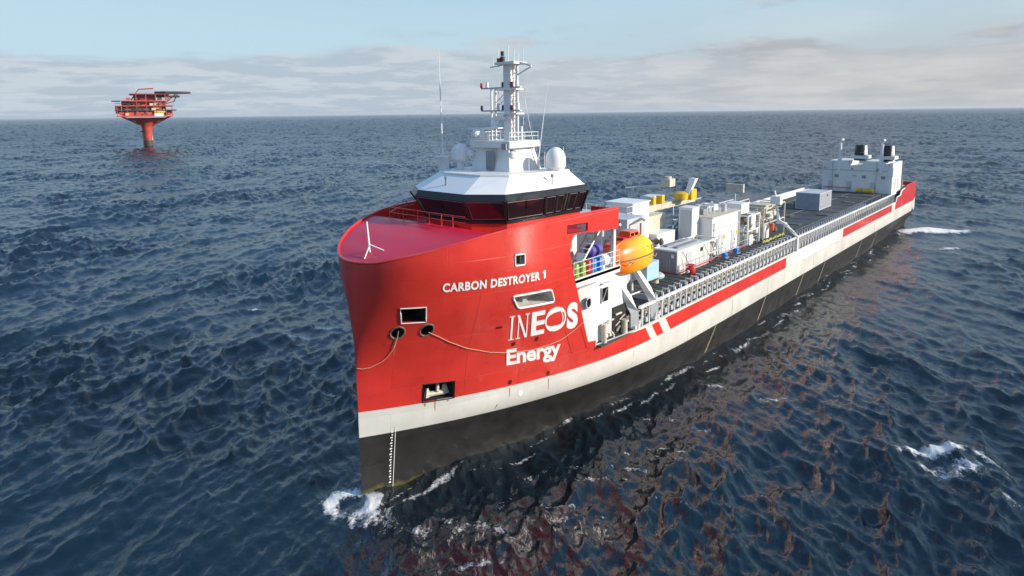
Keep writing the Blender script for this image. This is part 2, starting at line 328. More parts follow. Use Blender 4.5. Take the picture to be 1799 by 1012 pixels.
def sea_mat(M):
    t = M.node_tree; ns = t.nodes; ls = t.links; p = ns['Principled BSDF']
    p.inputs['IOR'].default_value = 1.46; p.inputs['Specular IOR Level'].default_value = 0.6
    g = ns.new('ShaderNodeNewGeometry')
    def nz(scale, detail, rough, sc=(1, 1, 1), rot=0.0):
        mp = ns.new('ShaderNodeMapping'); mp.vector_type = 'TEXTURE'; mp.inputs['Scale'].default_value = sc; mp.inputs['Rotation'].default_value = (0, 0, rot); ls.new(g.outputs['Position'], mp.inputs[0])
        n = ns.new('ShaderNodeTexNoise'); n.inputs['Scale'].default_value = scale; n.inputs['Detail'].default_value = detail; n.inputs['Roughness'].default_value = rough; ls.new(mp.outputs[0], n.inputs['Vector']); return n.outputs['Fac']
    def bump(h, s, d, prev=None):
        b = ns.new('ShaderNodeBump'); b.inputs['Strength'].default_value = s; b.inputs['Distance'].default_value = d; ls.new(h, b.inputs['Height'])
        if prev is not None: ls.new(prev, b.inputs['Normal'])
        return b.outputs[0]
    w1 = nz(0.45, 3, 0.5, (1, 2.6, 1), R(-58)); w2 = nz(1.9, 3, 0.5, (1, 2.4, 1), R(-38)); w3 = nz(5.0, 3, 0.5, (1, 2.2, 1), R(-60))
    def ridge(v):
        a = ns.new('ShaderNodeMath'); a.operation = 'SUBTRACT'; ls.new(v, a.inputs[0]); a.inputs[1].default_value = 0.5
        b = ns.new('ShaderNodeMath'); b.operation = 'ABSOLUTE'; ls.new(a.outputs[0], b.inputs[0])
        c = ns.new('ShaderNodeMath'); c.operation = 'MULTIPLY'; ls.new(b.outputs[0], c.inputs[0]); c.inputs[1].default_value = -1.6; return c.outputs[0]
    nrm = bump(ridge(w3), 1.0, 0.022, bump(ridge(w2), 1.0, 0.055, bump(ridge(w1), 0.5, 0.20)))
    af = ns.new('ShaderNodeAttribute'); af.attribute_name = 'foam'
    f1 = nz(1.3, 8, 0.74, (1, 1.9, 1), R(-50)); f2 = nz(6.0, 5, 0.7)
    def M2(op, a, b, clamp=False):
        n = ns.new('ShaderNodeMath'); n.operation = op; n.use_clamp = clamp
        for q, s in enumerate((a, b)):
            if hasattr(s, 'links'): ls.new(s, n.inputs[q])
            else: n.inputs[q].default_value = s
        return n.outputs[0]
    ns1 = M2('ADD', M2('MULTIPLY', f1, 0.7), M2('MULTIPLY', f2, 0.3))
    val = M2('ADD', af.outputs['Fac'], M2('MULTIPLY', M2('SUBTRACT', ns1, 0.5), 2.4))
    mr = ns.new('ShaderNodeMapRange'); mr.interpolation_type = 'SMOOTHSTEP'; ls.new(val, mr.inputs[0]); mr.inputs[1].default_value = 0.60; mr.inputs[2].default_value = 0.98
    on = ns.new('ShaderNodeMapRange'); ls.new(af.outputs['Fac'], on.inputs[0]); on.inputs[1].default_value = 0.02; on.inputs[2].default_value = 0.25
    fm = M2('MULTIPLY', mr.outputs[0], on.outputs[0], True)
    dp = nz(0.02, 3, 0.5)
    wc = ns.new('ShaderNodeMix'); wc.data_type = 'RGBA'; ls.new(dp, wc.inputs[0]); wc.inputs[6].default_value = (0.0012, 0.0075, 0.016, 1); wc.inputs[7].default_value = (0.0022, 0.0125, 0.020, 1)
    cmx = ns.new('ShaderNodeMix'); cmx.data_type = 'RGBA'; ls.new(fm, cmx.inputs[0]); ls.new(wc.outputs[2], cmx.inputs[6]); cmx.inputs[7].default_value = (0.72, 0.72, 0.70, 1)
    ls.new(cmx.outputs[2], p.inputs['Base Color'])
    rg = ns.new('ShaderNodeMapRange'); ls.new(fm, rg.inputs[0]); ac = ns.new('ShaderNodeAttribute'); ac.attribute_name = 'chop'; rl_ = ns.new('ShaderNodeMapRange'); ls.new(ac.outputs['Fac'], rl_.inputs[0]); rl_.inputs[3].default_value = 0.17; rl_.inputs[4].default_value = 0.30; ls.new(rl_.outputs[0], rg.inputs[3]); rg.inputs[4].default_value = 0.8; ls.new(rg.outputs[0], p.inputs['Roughness'])
    ls.new(nrm, p.inputs['Normal'])
sea_mat(SEA)
sea = build_sea(); sea.data.materials.append(SEA)

# ------------------------------------------------------------------ hull form
def lerp(a, b, t): return a + (b - a) * t
def sm(t): t = max(0., min(1., t)); return t * t * (3 - 2 * t)
B2 = 6.6; LS = 121.6
def hb(x, z):
    t = max(0., min(1., z / 4.0)); u = sm((z - 4.5) / 9.5)
    Lz = lerp(lerp(45, 23, t), 11.2, u); p = lerp(lerp(2.4, 2.2, t), 2.0, u); q = lerp(1.0, 0.5, u); Bz = lerp(5.75, B2, sm(z / 3.6))
    s = max(0., min(1., x / Lz)); b = Bz * max(0., 1 - (1 - s) ** p) ** q
    if z < 3.2 and x > 95: b *= 1 - 0.10 * sm((x - 95) / 26) * sm((3.2 - z) / 3.2)
    return b
RX = [0, .4, 1.07, 1.93, 3.18, 5, 6.74, 9, 12, 17.2]; RZ = [13.90, 14.0, 14.27, 14.50, 14.86, 15.24, 15.48, 15.6, 15.64, 15.55]
def rim(x):
    for i in range(len(RX) - 1):
        if x <= RX[i + 1]: return lerp(RZ[i], RZ[i + 1], (x - RX[i]) / (RX[i + 1] - RX[i]))
    return RZ[-1]
SA = 2.5
def XS(s): return math.sqrt(s * s + SA * SA) - SA          # fine steps near the round stem
def SX(x): return math.sqrt((x + SA) ** 2 - SA * SA)
def hp(x, z, d=0.0):
    "point on the port side, d metres proud of the plating"
    n = hn(x, z); return (x + n[0] * d, hb(x, z) + n[1] * d, z + n[2] * d)
def hn(x, z):
    s = SX(max(0, x)); e = 0.02
    s0, s1 = max(0.0, s - e), s + e
    a = Vector((XS(s0), hb(XS(s0), z), z)); b = Vector((XS(s1), hb(XS(s1), z), z))
    c = Vector((x, hb(x, z - e), z - e)); d = Vector((x, hb(x, z + e), z + e))
    n = (b - a).cross(d - c)
    n = -n
    if n.length < 1e-9: n = Vector((-1, 0, 0))
    n.normalize(); return n
def pip(p, poly):
    x, y = p; c = False; n = len(poly); j = n - 1
    for i in range(n):
        xi, yi = poly[i]; xj, yj = poly[j]
        if (yi > y) != (yj > y) and x < (xj - xi) * (y - yi) / (yj - yi) + xi: c = not c
        j = i
    return c
def dense(poly, step, closed=True):
    outp = []; n = len(poly)
    for i in range(n if closed else n - 1):
        a = poly[i]; b = poly[(i + 1) % n]; k = max(1, int(math.hypot(b[0] - a[0], b[1] - a[1]) / step))
        for q in range(k): outp.append((lerp(a[0], b[0], q / k), lerp(a[1], b[1], q / k)))
    if not closed: outp.append(poly[-1])
    return outp
def zblack(x): return lerp(3.5, 2.95, sm(x / 38))
def zred(x): return lerp(5.05, 4.88, sm(x / 30))
def ellipse(cx, cz, rx, rz, n=20): return [(cx + rx * math.cos(2 * math.pi * k / n), cz + rz * math.sin(2 * math.pi * k / n)) for k in range(n)]
def roundpoly(pts, r, n=4):
    o = []; m_ = len(pts)
    for i in range(m_):
        p0 = Vector(pts[i - 1]); p1 = Vector(pts[i]); p2 = Vector(pts[(i + 1) % m_])
        a = p1 + (p0 - p1).normalized() * r; b = p1 + (p2 - p1).normalized() * r
        for k in range(n + 1):
            t = k / n; o.append(tuple((1 - t) ** 2 * a + 2 * t * (1 - t) * p1 + t * t * b))
    return o
HOLES = dict(
    mooring=[(1.35, 11.40), (2.40, 11.42), (2.60, 10.46), (1.54, 10.46)],
    fair_a=ellipse(1.49, 9.86, 0.29, 0.38), fair_b=ellipse(2.76, 9.91, 0.31, 0.38),
    anchor=[(3.19, 6.25), (4.94, 6.15), (4.99, 5.02), (3.22, 5.06)],
    side=roundpoly([(7.05, 11.40), (9.92, 11.32), (10.38, 10.42), (7.66, 10.52)], 0.22),
    lamp=roundpoly([(6.88, 13.95), (7.56, 13.93), (7.60, 13.28), (6.91, 13.30)], 0.08),
    slot=[(11.22, 15.10), (13.36, 15.0), (13.36, 14.52), (11.22, 14.60)])
# upper edge of the port shell, from the stem aft
SHEER = [(x, rim(x)) for x in [XS(s) for s in np.linspace(0, SX(17.05), 40)]] + [(17.05, 14.12), (14.0, 14.32), (12.5, 14.45), (11.95, 14.38), (11.65, 14.1), (11.52, 13.6), (11.55, 13.2), (11.75, 12.4), (12.05, 11.5), (13.2, 8.95), (14.35, 6.62), (15.1, 6.55), (15.2, 6.22)] + \
    [(x, 6.22) for x in range(17, 105, 4)] + [(105.0, 6.22), (105.3, 6.9), (108.0, 7.0), (109.0, 7.75), (112.0, 7.95), (113, 8.25), (LS, 8.45)]
SHEER_S = [(x, rim(x)) for x in [XS(s) for s in np.linspace(0, SX(17.05), 40)]] + [(17.05, 6.22)] + [(x, 6.22) for x in range(19, 105, 4)] + SHEER[-7:]
def paint(x, z):
    if z < zblack(x): return BOOT
    if z < zred(x): return HULLWHITE
    k = (6.0 - z) * 0.76
    if x < 15.1 or (x < 17.3 and z > 12) or (z < 6.03 and x < 20.98 + k): return HULLRED
    if z < 6.03 and (21.9 + k < x < 22.94 + k or 24.03 + k < x < 51.2 or 73.2 < x < 102.3): return HULLRED
    if x > 105.3 and z > 5.1 and not (x < 106 and z > 6.6) and not (x < 109.2 and z > 7.75 - .9 and x > 105 and z > 6.93): return HULLRED
    if 53.4 < x < 71.6: return BRIGHTWHITE
    return HULLWHITE
def slanted(x): return [(x + (6.0 - 4.6) * .76, 4.6), (x, 6.03)]
def build_hull(parent):
    ship = MB()
    for side in (1, -1):
        sheer = SHEER if side > 0 else SHEER_S
        top = [(SX(x), z) for x, z in sheer]
        outline = [(0.0, -3.0)] + [(SX(x), -3.0) for x in (5, 10, 20, 30, 45, 60, 80, 100)] + [(SX(LS), -3.0), (SX(LS) + 0.0, 4.0)] + [(SX(LS), 8.45)] + top[::-1][1:] 
        outline = outline[:-1] + [(0.0, rim(0)), (0.0, 10.0), (0.0, 6.0), (0.0, 2.0)]
        pts = []; edges = []
        def chain(poly, closed):
            b = len(pts); pts.extend(poly); n = len(poly)
            edges.extend((b + i, b + (i + 1) % n) for i in range(n if closed else n - 1))
        op = dense(outline, 0.6); chain(op, True)
        holes = [[(SX(x), z) for x, z in dense(h, 0.25)] for h in HOLES.values()] if side > 0 else []
        for h in holes: chain(h, True)
        xs = list(np.linspace(0.02, SX(30), 60)) + list(np.arange(SX(30) + 2.5, SX(LS) - .3, 3.0))
        chain([(s, zblack(XS(s))) for s in xs], False); chain([(s, zred(XS(s))) for s in xs], False)
        for a in (20.98, 21.9, 22.94, 24.03): chain([(SX(x), z) for x, z in slanted(a)], False)
        for a in (51.2, 73.2, 102.3): chain([(SX(a), 4.8), (SX(a), 6.03)], False)
        for a in (53.4, 71.6): chain([(SX(a), 4.7), (SX(a), 6.2)], False)
        chain([(SX(15.12), 6.03), (SX(51.2), 6.03)], False); chain([(SX(73.2), 6.03), (SX(102.3), 6.03)], False); chain([(SX(15.1), 6.6), (SX(15.1), 5.5)], False)
        for s in np.linspace(0.15, SX(26), 52):
            for z in np.arange(-2.6, 15.6, 0.55):
                if pip((s, z), op) : pts.append((s + 0.0007 * z, float(z) + .003))
        for s in np.arange(SX(28), SX(LS), 4.0):
            for z in np.arange(-2.4, 6, 1.2): pts.append((float(s), float(z)))
        vo, eo, fo, _, _, _ = delaunay_2d_cdt([Vector(p) for p in pts], edges, [], 0, 1e-5)
        P3 = []; NN = []
        for q in vo:
            x = XS(max(0, q[0])); z = q[1]; y = hb(x, z); P3.append((x, side * y, z)); n = hn(x, z); NN.append((n[0], side * n[1], n[2]))
        faces = []
        for f in fo:
            cx = sum(vo[i][0] for i in f) / len(f); cz = sum(vo[i][1] for i in f) / len(f)
            if not pip((cx, cz), op) or any(pip((cx, cz), h) for h in holes): continue
            faces.append((f, paint(XS(cx), cz)))
        th = 0.13
        P3i = [(p[0] - n[0] * th, p[1] - n[1] * th if abs(p[1]) > th else p[1], p[2] - n[2] * th) for p, n in zip(P3, NN)]
        cnt = {}
        base = len(ship.v); ship.v += P3
        for f, mm in faces:
            ship.use(mm); ff = tuple(i + base for i in f); ff = ff if side < 0 else ff[::-1]
            ship.f.append(ff); ship.mi.append(ship.cur)
            for i in range(len(f)):
                e = (f[i], f[(i + 1) % len(f)]); key = tuple(sorted(e)); cnt.setdefault(key, []).append((e, mm))
        bi = len(ship.v); ship.v += P3i
        for f, mm in faces:                                  # inner skin of the bulwark and of the shell above the boot topping
            if min(vo[i][1] for i in f) < 4.0: continue
            ship.use(HULLRED if XS(vo[f[0]][0]) < 17.2 and vo[f[0]][1] > 13.0 else WHITE)
            ff = tuple(i + bi for i in f); ff = ff[::-1] if side < 0 else ff
            ship.f.append(ff); ship.mi.append(ship.cur)
        for key, lst in cnt.items():                         # plate edges
            if len(lst) == 1:
                (a, b), mm = lst[0]
                if vo[a][1] < 4.5 or (vo[a][0] < 1e-4 and vo[b][0] < 1e-4): continue
                ship.use(mm); ship.add([P3[a], P3[b], P3i[b], P3i[a]], [(0, 1, 2, 3)])
    # transom
    prof = [(LS, hb(LS, z), z) for z in (-3, -1, 0, 1, 2, 3, 4, 5, 6, 7, 8.1)]; ship.use(HULLWHITE)
    ring = prof + [(x, -y, z) for x, y, z in prof[::-1]]
    ship.add(ring, [tuple(range(len(ring)))])
    o = ship.build('hull', None, parent, recalc=False)
    me = o.data; me.polygons.foreach_set('use_smooth', [True] * len(me.polygons)); me.set_sharp_from_angle(angle=R(38))
    return o

SHIP = thing('supply_ship', (0, 0, 0), 'long red and white supply ship with black boot topping and high rounded bow', 'ship')
hull = build_hull(SHIP)

# lettering wrapped round the plating -------------------------------------------------
def arc_table(z, x0, x1, n=400):
    T = [(x0, 0.0)]; px, py = x0, hb(x0, z)
    for i in range(1, n + 1):
        x = lerp(x0, x1, i / n); y = hb(x, z); T.append((x, T[-1][1] + math.hypot(x - px, y - py))); px, py = x, y
    return T
def arc_x(T, s):
    if s <= 0: return T[0][0] + s
    for i in range(len(T) - 1):
        if T[i + 1][1] >= s: return lerp(T[i][0], T[i + 1][0], (s - T[i][1]) / max(1e-9, T[i + 1][1] - T[i][1]))
    return T[-1][0] + (s - T[-1][1])
def wrap(polys, xa, za, xb, zb_, w, shear):
    "polys: (verts 2d, faces) with x from 0 to w; baseline runs from (xa,za) to (xb,zb)"
    T = arc_table((za + zb_) / 2, xa, xb + 1.0); tot = [t for x, t in T if x <= xb][-1]
    mb = MB()
    for vs, fs in polys:
        o = []
        for u, v in vs:
            x = arc_x(T, u / w * tot) - v * shear; z = lerp(za, zb_, u / w) + v
            o.append(hp(x, z, 0.03))
        mb.add(o, fs)
    return mb
def font_polys(text, size, bold=0.0, space=1.0):
    cu = bpy.data.curves.new('lettering', 'FONT'); cu.body = text; cu.size = 1.0; cu.offset = bold; cu.space_character = space; cu.resolution_u = 4
    ob = bpy.data.objects.new('lettering', cu); COL.objects.link(ob)
    me = bpy.data.meshes.new_from_object(ob.evaluated_get(bpy.context.evaluated_depsgraph_get()))
    vs = [(q.co.x, q.co.y) for q in me.vertices]; fs = [tuple(p.vertices) for p in me.polygons]
    bpy.data.objects.remove(ob); bpy.data.curves.remove(cu); bpy.data.meshes.remove(me)
    x0 = min(v[0] for v in vs); x1 = max(v[0] for v in vs); cap = size / 0.72
    return [([((x - x0), y * cap) for x, y in vs], fs)], x1 - x0
def quadp(pts): return (pts, [tuple(range(len(pts)))])
p_, w_ = font_polys('CARBON DESTROYER', 0.50, 0.038, 1.09)
wrap([quadp([(0, 0), (.15, 0), (.15, .52), (.03, .52), (-.09, .43), (-.09, .36), (0, .38)])], 9.14, 12.16, 9.32, 12.16, .17, .12).build('name_lettering', LETTER, hull)
wrap(p_, 2.97, 12.30, 8.86, 12.17, w_, 0.12).build('name_lettering', LETTER, hull)
hull_text = []
p_, w_ = font_polys('Energy', 1.12, 0.034, 0.97)
wrap(p_, 7.98, 6.58, 11.95, 6.42, w_, 0.22).build('company_lettering', LETTER, hull)
# company name: two thin serif letters, then heavy letters with a broken ring for the O
def ring_seg(cx, cy, ri, ro, a0, a1, n=14, ex=0.0):
    a = [R(lerp(a0, a1, i / n)) for i in range(n + 1)]; vs = []; fs = []
    for i, t in enumerate(a):
        k = math.sin(math.pi * i / n); r1 = lerp(ro - .03, ri, k) if ex else ri
        vs += [(cx + r1 * math.cos(t), cy + r1 * math.sin(t)), (cx + ro * math.cos(t), cy + ro * math.sin(t))]
    for i in range(n): fs.append((2 * i, 2 * i + 1, 2 * i + 3, 2 * i + 2))
    return (vs, fs)
Hh = 1.72
I_ = [quadp([(.13, 0), (.27, 0), (.27, Hh), (.13, Hh)]), quadp([(0, 0), (.40, 0), (.40, .07), (0, .07)]), quadp([(0, Hh - .07), (.40, Hh - .07), (.40, Hh), (0, Hh)])]
N_ = [quadp([(.66, 0), (.74, 0), (.74, Hh), (.66, Hh)]), quadp([(.54, 0), (.88, 0), (.88, .07), (.54, .07)]), quadp([(.56, Hh), (.74, Hh), (1.40, 0), (1.34, 0), (1.22, 0)]),
      quadp([(1.32, 0), (1.40, 0), (1.40, Hh), (1.32, Hh)]), quadp([(1.18, Hh - .07), (1.54, Hh - .07), (1.54, Hh), (1.18, Hh)])]
E_ = [quadp([(1.70, 0), (2.10, 0), (2.10, Hh), (1.70, Hh)])] + [quadp([(2.05, a), (2.78, a), (2.78, a + .33), (2.05, a + .33)]) for a in (0, .70, Hh - .33)]
O_ = [ring_seg(3.74, .86, .46, .88, -165, -15, 16, 1), ring_seg(3.74, .86, .50, .88, 20, 175, 16, 1), ring_seg(3.74, .86, .80, .92, -60, 60, 12, 1), ring_seg(3.74, .86, .80, .92, 115, 245, 12, 1), ring_seg(3.74, .86, .60, .68, -40, 50, 10, 1)]
sp_, sw_ = font_polys('S', Hh, 0.055); S_ = [([(4.74 + x / sw_ * 1.06, y) for x, y in vs], fs) for vs, fs in sp_]
for nm, pl in (('letter', I_), ('letter', N_), ('letter', E_), ('ring_emblem', O_), ('letter', S_)):
    wrap(pl, 7.66, 8.34, 12.96, 8.24, 5.80, 0.24).build(nm, LETTER, hull)

# draught marks, round marks and seams on the plating
dm = MB()
for i in range(19):
    z = 0.15 + i * 0.185; x = 1.72
    w = 0.13 if i % 2 == 0 else 0.08
    dm.add([hp(x - w, z, .02), hp(x, z, .02), hp(x, z + .09, .02), hp(x - w, z + .09, .02)], [(0, 1, 2, 3)])
dm.add([hp(1.80, -.3, .02), hp(1.83, -.3, .02), hp(1.83, 3.9, .02), hp(1.80, 3.9, .02)], [(0, 1, 2, 3)])
dm.build('draught_marks', LETTER, hull)
def disc_on_hull(name, x, z, r, m, d=0.02):
    mb = MB(); pts = [hp(x + r * .8 * math.cos(2 * math.pi * k / 14), z + r * math.sin(2 * math.pi * k / 14), d) for k in range(14)]
    mb.add(pts, [tuple(range(14))]); return mb.build(name, m, hull)
RUBY = mat('dark red scupper', (0.09, 0.004, 0.004), 0.6)
for x, z in ((8.1, 8.02), (9.72, 8.0), (8.4, 5.3), (11.13, 5.25)): disc_on_hull('scupper', x, z, 0.16, RUBY, 0.035)
disc_on_hull('round_mark', 9.14, 4.38, .2, LETTER)
mb = MB(); mb.add([hp(6.6, 9.36, .035), hp(6.95, 9.36, .035), hp(6.95, 9.5, .035), hp(6.6, 9.5, .035)], [(0, 1, 2, 3)]); mb.build('scupper', RUBY, hull)
SEAM = mat('dark red weld seam', (0.22, 0.008, 0.008), 0.5)
def seam(pts, m=SEAM, r=0.016, name='plate_seam'):
    P = []
    for i in range(len(pts) - 1):
        k = max(2, int(math.hypot(pts[i + 1][0] - pts[i][0], pts[i + 1][1] - pts[i][1]) / .5))
        P += [hp(lerp(pts[i][0], pts[i + 1][0], q / k), lerp(pts[i][1], pts[i + 1][1], q / k), 0.004) for q in range(k)]
    P.append(hp(*pts[-1], 0.004)); MB().tube(P, r, 5).build(name, m, hull)
seam([(11.94, 8.1), (12.99, 6.12)]); seam([(13.32, 7.98), (14.24, 6.22)])
FAINT = mat('red weld bead', (0.62, 0.045, 0.034), 0.35)
seam([(0.02, 6.15), (3.1, 6.15)], FAINT, .007); seam([(5.0, 6.15), (14.3, 6.15)], FAINT, .007); seam([(.02, 11.85), (11.9, 11.85)], FAINT, .007); seam([(.02, 9.25), (12.9, 9.25)], FAINT, .007); seam([(.3, 13.1), (6.85, 13.1)], FAINT, .007)
for xx in (5.6, 9.0): seam([(xx, 5.1), (xx - .6, 12.1)], FAINT, .007)
WSEAM = mat('white weld bead', (0.60, 0.58, 0.52), 0.4)
for xx in (19.5, 28, 37, 46, 61, 80, 91): seam([(xx, 3.1), (xx, 4.86)], WSEAM, .014)
DRIP = mat('run off stain', (0.24, 0.22, 0.18), 0.6)
for xx in (33.5, 45.6, 57.5, 66, 84, 93): 
    mb = MB(); mb.add([hp(xx, 0.1, .012), hp(xx + .35, 0.1, .012), hp(xx + .3, 2.9, .012), hp(xx + .05, 2.9, .012)], [(0, 1, 2, 3)]); mb.build('discharge_stain', DRIP, hull)
RUST = mat('rust run', (0.40, 0.22, 0.09), 0.7, var=.4)
for xx, z0_, z1_, w_ in ((3.35, 3.6, 5.0, .05), (3.9, 3.9, 5.0, .04), (4.6, 3.55, 4.98, .06), (7.6, 3.6, 4.0, .03), (1.5, 8.4, 9.4, .03), (8.4, 4.3, 4.9, .03), (11.2, 4.1, 4.85, .03)):
    mb = MB(); mb.add([hp(xx - w_ * .3, z0_, .012), hp(xx + w_ * .3, z0_, .012), hp(xx + w_, z1_, .012), hp(xx - w_, z1_, .012)], [(0, 1, 2, 3)]); mb.build('rust_run', RUST, hull)
# frames and pockets of the openings
def loop_tube(name, poly, r, m, d=0.02, parent=None):
    P = [hp(x, z, d) for x, z in dense(poly, .25)]; P.append(P[0]); P.append(P[1]); return MB().tube(P, r, 6, False).build(name, m, parent or hull, smooth=True)
loop_tube('window_frame', HOLES['mooring'], .035, BRIGHTWHITE); loop_tube('opening_frame', HOLES['side'], .07, BRIGHTWHITE); loop_tube('lamp_frame', HOLES['lamp'], .05, BRIGHTWHITE)
loop_tube('fairlead', HOLES['fair_a'], .05, OLIVE, 0.0); loop_tube('fairlead', HOLES['fair_b'], .05, OLIVE, 0.0)
loop_tube('pocket_edge', HOLES['anchor'], .035, BLACK, 0.0); loop_tube('slot_edge', HOLES['slot'], .03, BLACK, 0.0)
def pocket(name, poly, depth, m, parent=hull):
    P = dense(poly, .6); a = [hp(x, z, -.1) for x, z in P]; b = [(x + .25 * depth, y - depth, z) for x, y, z in a]
    n = len(a); mb = MB(); mb.add(a + b, [(i, (i + 1) % n, n + (i + 1) % n, n + i) for i in range(n)] + [tuple(range(n, 2 * n))]); return mb.build(name, m, parent)
pocket('anchor_pocket', HOLES['anchor'], 1.1, DARK); pocket('lamp_recess', HOLES['lamp'], .35, WHITE)
pocket('side_passage', HOLES['side'], 1.5, WHITE); pocket('mooring_port', HOLES['mooring'], 2.2, DARK)
for k in ('fair_a', 'fair_b'): pocket('fairlead_pipe', HOLES[k], 0.9, DARK)
q = hp(7.25, 13.62, -.16); MB().cyl(q[0], q[1], q[2] - .2, q[2] + .2, .17).build('flood_lamp', BLACK, hull)
q = hp(8.85, 10.9, -1.15); MB().box(q[0] - .3, q[0] + .3, q[1] - .03, q[1] + .03, 10.35, 11.4).build('passage_door', GREY, hull)
# stockless anchor lying in its pocket
q = hp(4.05, 5.4, -.45)
an = MB(); an.tube([(q[0] + .35, q[1] - .2, 6.1), (q[0], q[1] + .1, 5.45)], .11, 8); an.tube([(q[0] - .55, q[1] - .25, 5.35), (q[0] + .6, q[1] + .15, 5.3)], .16, 8)
an.loft([[(q[0] - .7, q[1] - .35, 5.12), (q[0] - .3, q[1] - .3, 5.12), (q[0] - .3, q[1] - .1, 5.2), (q[0] - .7, q[1] - .1, 5.2)], [(q[0] - .62, q[1] - .25, 5.75), (q[0] - .5, q[1] - .2, 5.75), (q[0] - .5, q[1] - .1, 5.78), (q[0] - .62, q[1] - .1, 5.78)]])
an.loft([[(q[0] + .35, q[1], 5.12), (q[0] + .8, q[1] + .1, 5.12), (q[0] + .8, q[1] + .3, 5.2), (q[0] + .35, q[1] + .25, 5.2)], [(q[0] + .5, q[1] + .05, 5.75), (q[0] + .65, q[1] + .1, 5.75), (q[0] + .65, q[1] + .2, 5.78), (q[0] + .5, q[1] + .2, 5.78)]])
anchor = an.build('anchor', CREAM, None); tag(anchor, 'pale rusty anchor housed in the square pocket low on the bow', 'anchor')

# ------------------------------------------------------------------ forecastle deck
def fdz(x): return rim(x) - 0.06 if x < 5.7 else 14.55
mb = MB(); rows = []; xs = [XS(s) for s in np.linspace(0.25, SX(5.69), 22)] + [5.70] + list(np.linspace(6.2, 16.9, 14))
for x in xs:
    b = hb(x, fdz(x)) - .10; rows.append([(x, b * t, fdz(x) + 0.06 * (1 - t * t)) for t in np.linspace(-1, 1, 13)])
for i in range(len(rows) - 1):
    for j in range(12): mb.add([rows[i][j], rows[i][j + 1], rows[i + 1][j + 1], rows[i + 1][j]], [(0, 1, 2, 3)])
fdeck = mb.build('forecastle_deck', DECKRED, SHIP, recalc=False); me = fdeck.data
bm = bmesh.new(); bm.from_mesh(me); bmesh.ops.remove_doubles(bm, verts=bm.verts, dist=1e-4); bmesh.ops.recalc_face_normals(bm, faces=bm.faces)
if sum(f.normal.z for f in bm.faces) < 0: bmesh.ops.reverse_faces(bm, faces=bm.faces)
bm.to_mesh(me); bm.free(); me.polygons.foreach_set('use_smooth', [True] * len(me.polygons))
rc = MB()
for sd_ in (1, -1):
    rc.tube([(x, sd_ * (hb(x, rim(x)) - .065), rim(x) + .01) for x in [XS(s) for s in np.linspace(0.0, SX(17.05), 50)]], .075, 6)
rc.build('bulwark_cap', HULLRED, SHIP, smooth=True)
# aft closing plate of the bulwark
for sd_ in (-1, 1): MB().box(16.93, 17.05, min(sd_ * 4.4, sd_ * 6.5), max(sd_ * 4.4, sd_ * 6.5), 14.1, 15.5).build('bulwark_end', HULLRED, SHIP)
# flagstaff on the stem
fs_ = MB(); b0 = (1.2, 0.15, 14.25); fs_.tube([b0, (1.15, .15, 14.8), (1.1, .1, 16.05)], [.08, .065, .045], 8)
fs_.tube([(1.15, .15, 14.75), (1.6, .9, 14.42)], .035, 6); fs_.tube([(1.15, .15, 14.6), (0.55, .5, 14.05)], .035, 6)
fs_.build('bow_staff', BRIGHTWHITE, SHIP, smooth=True)
# low guard rail in front of the bridge
gr = MB()
path = [(9.2, -5.4), (7.4, -5.0), (5.75, -3.8), (5.75, -1.0), (5.75, 1.2), (5.75, 3.2)]
fdz = lambda x: 14.55
gr.tube([(x, y, fdz(x) + 1.45) for x, y in path], .03, 6); gr.tube([(x, y, fdz(x) + 1.1) for x, y in path], .025, 6)
for i in range(len(path) - 1):
    for t in (0, .5): x, y = lerp(path[i][0], path[i + 1][0], t), lerp(path[i][1], path[i + 1][1], t); gr.tube([(x, y, fdz(x)), (x, y, fdz(x) + 1.45)], .03, 6)
gr.build('guard_rail', HULLRED, SHIP)
MB().box(6.2, 6.6, 1.2, 2.2, fdz(6), fdz(6) + .35).build('deck_locker', RED2, SHIP); MB().box(6.9, 7.4, .2, .9, fdz(7), fdz(7) + .5).build('deck_locker', RED2, SHIP)

# ------------------------------------------------------------------ wheelhouse
def sym(pts): return pts + [(x, -y) for x, y in pts[::-1]]
SILL = sym([(7.35, 2.1), (8.75, 3.85), (12.0, 4.2), (15.8, 4.4)]); VB = sym([(6.65, 2.25), (8.05, 4.4), (11.3, 4.85), (15.8, 4.95)])
VT = sym([(6.8, 2.1), (8.25, 4.15), (11.4, 4.6), (15.8, 4.7)]); RF = sym([(8.75, 1.6), (9.7, 3.2), (11.8, 3.6), (15.3, 3.7)])
ZS, ZVB, ZVT, ZRF = 15.35, 16.74, 17.14, 18.05
lv = lambda P, z: [(x, y, z) for x, y in P]
inset = lambda P, k, cx=12.0: [(cx + (x - cx) * k, y * k) for x, y in P]
wh = MB(); wh.use(HULLRED).loft([lv(inset(SILL, .985), 14.0), lv(inset(SILL, .985), ZS - .06)]); wh.build('wheelhouse_trunk', None, SHIP)
sill = MB().loft([lv(inset(SILL, 1.01), ZS - .08), lv(inset(SILL, 1.012), ZS + .10)]).build('sill_band', BLACK, SHIP)
vis = MB(); vis.loft([lv(VB, ZVB), lv(VT, ZVT)], True); visor = vis.build('visor_band', BLACK, SHIP)
rf = MB(); rf.loft([lv(inset(VT, .995), ZVT + .004), lv(RF, ZRF)]); roof = rf.build('bridge_roof', BRIGHTWHITE, SHIP)
MB().loft([lv(inset(RF, 1.01), ZRF + .002), lv(inset(RF, 1.0), ZRF + .10)]).build('roof_coaming', WHITE, roof)
win = thing  # readability only
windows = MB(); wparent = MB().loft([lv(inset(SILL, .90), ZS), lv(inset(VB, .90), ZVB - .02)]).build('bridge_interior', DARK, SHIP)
n = len(SILL)
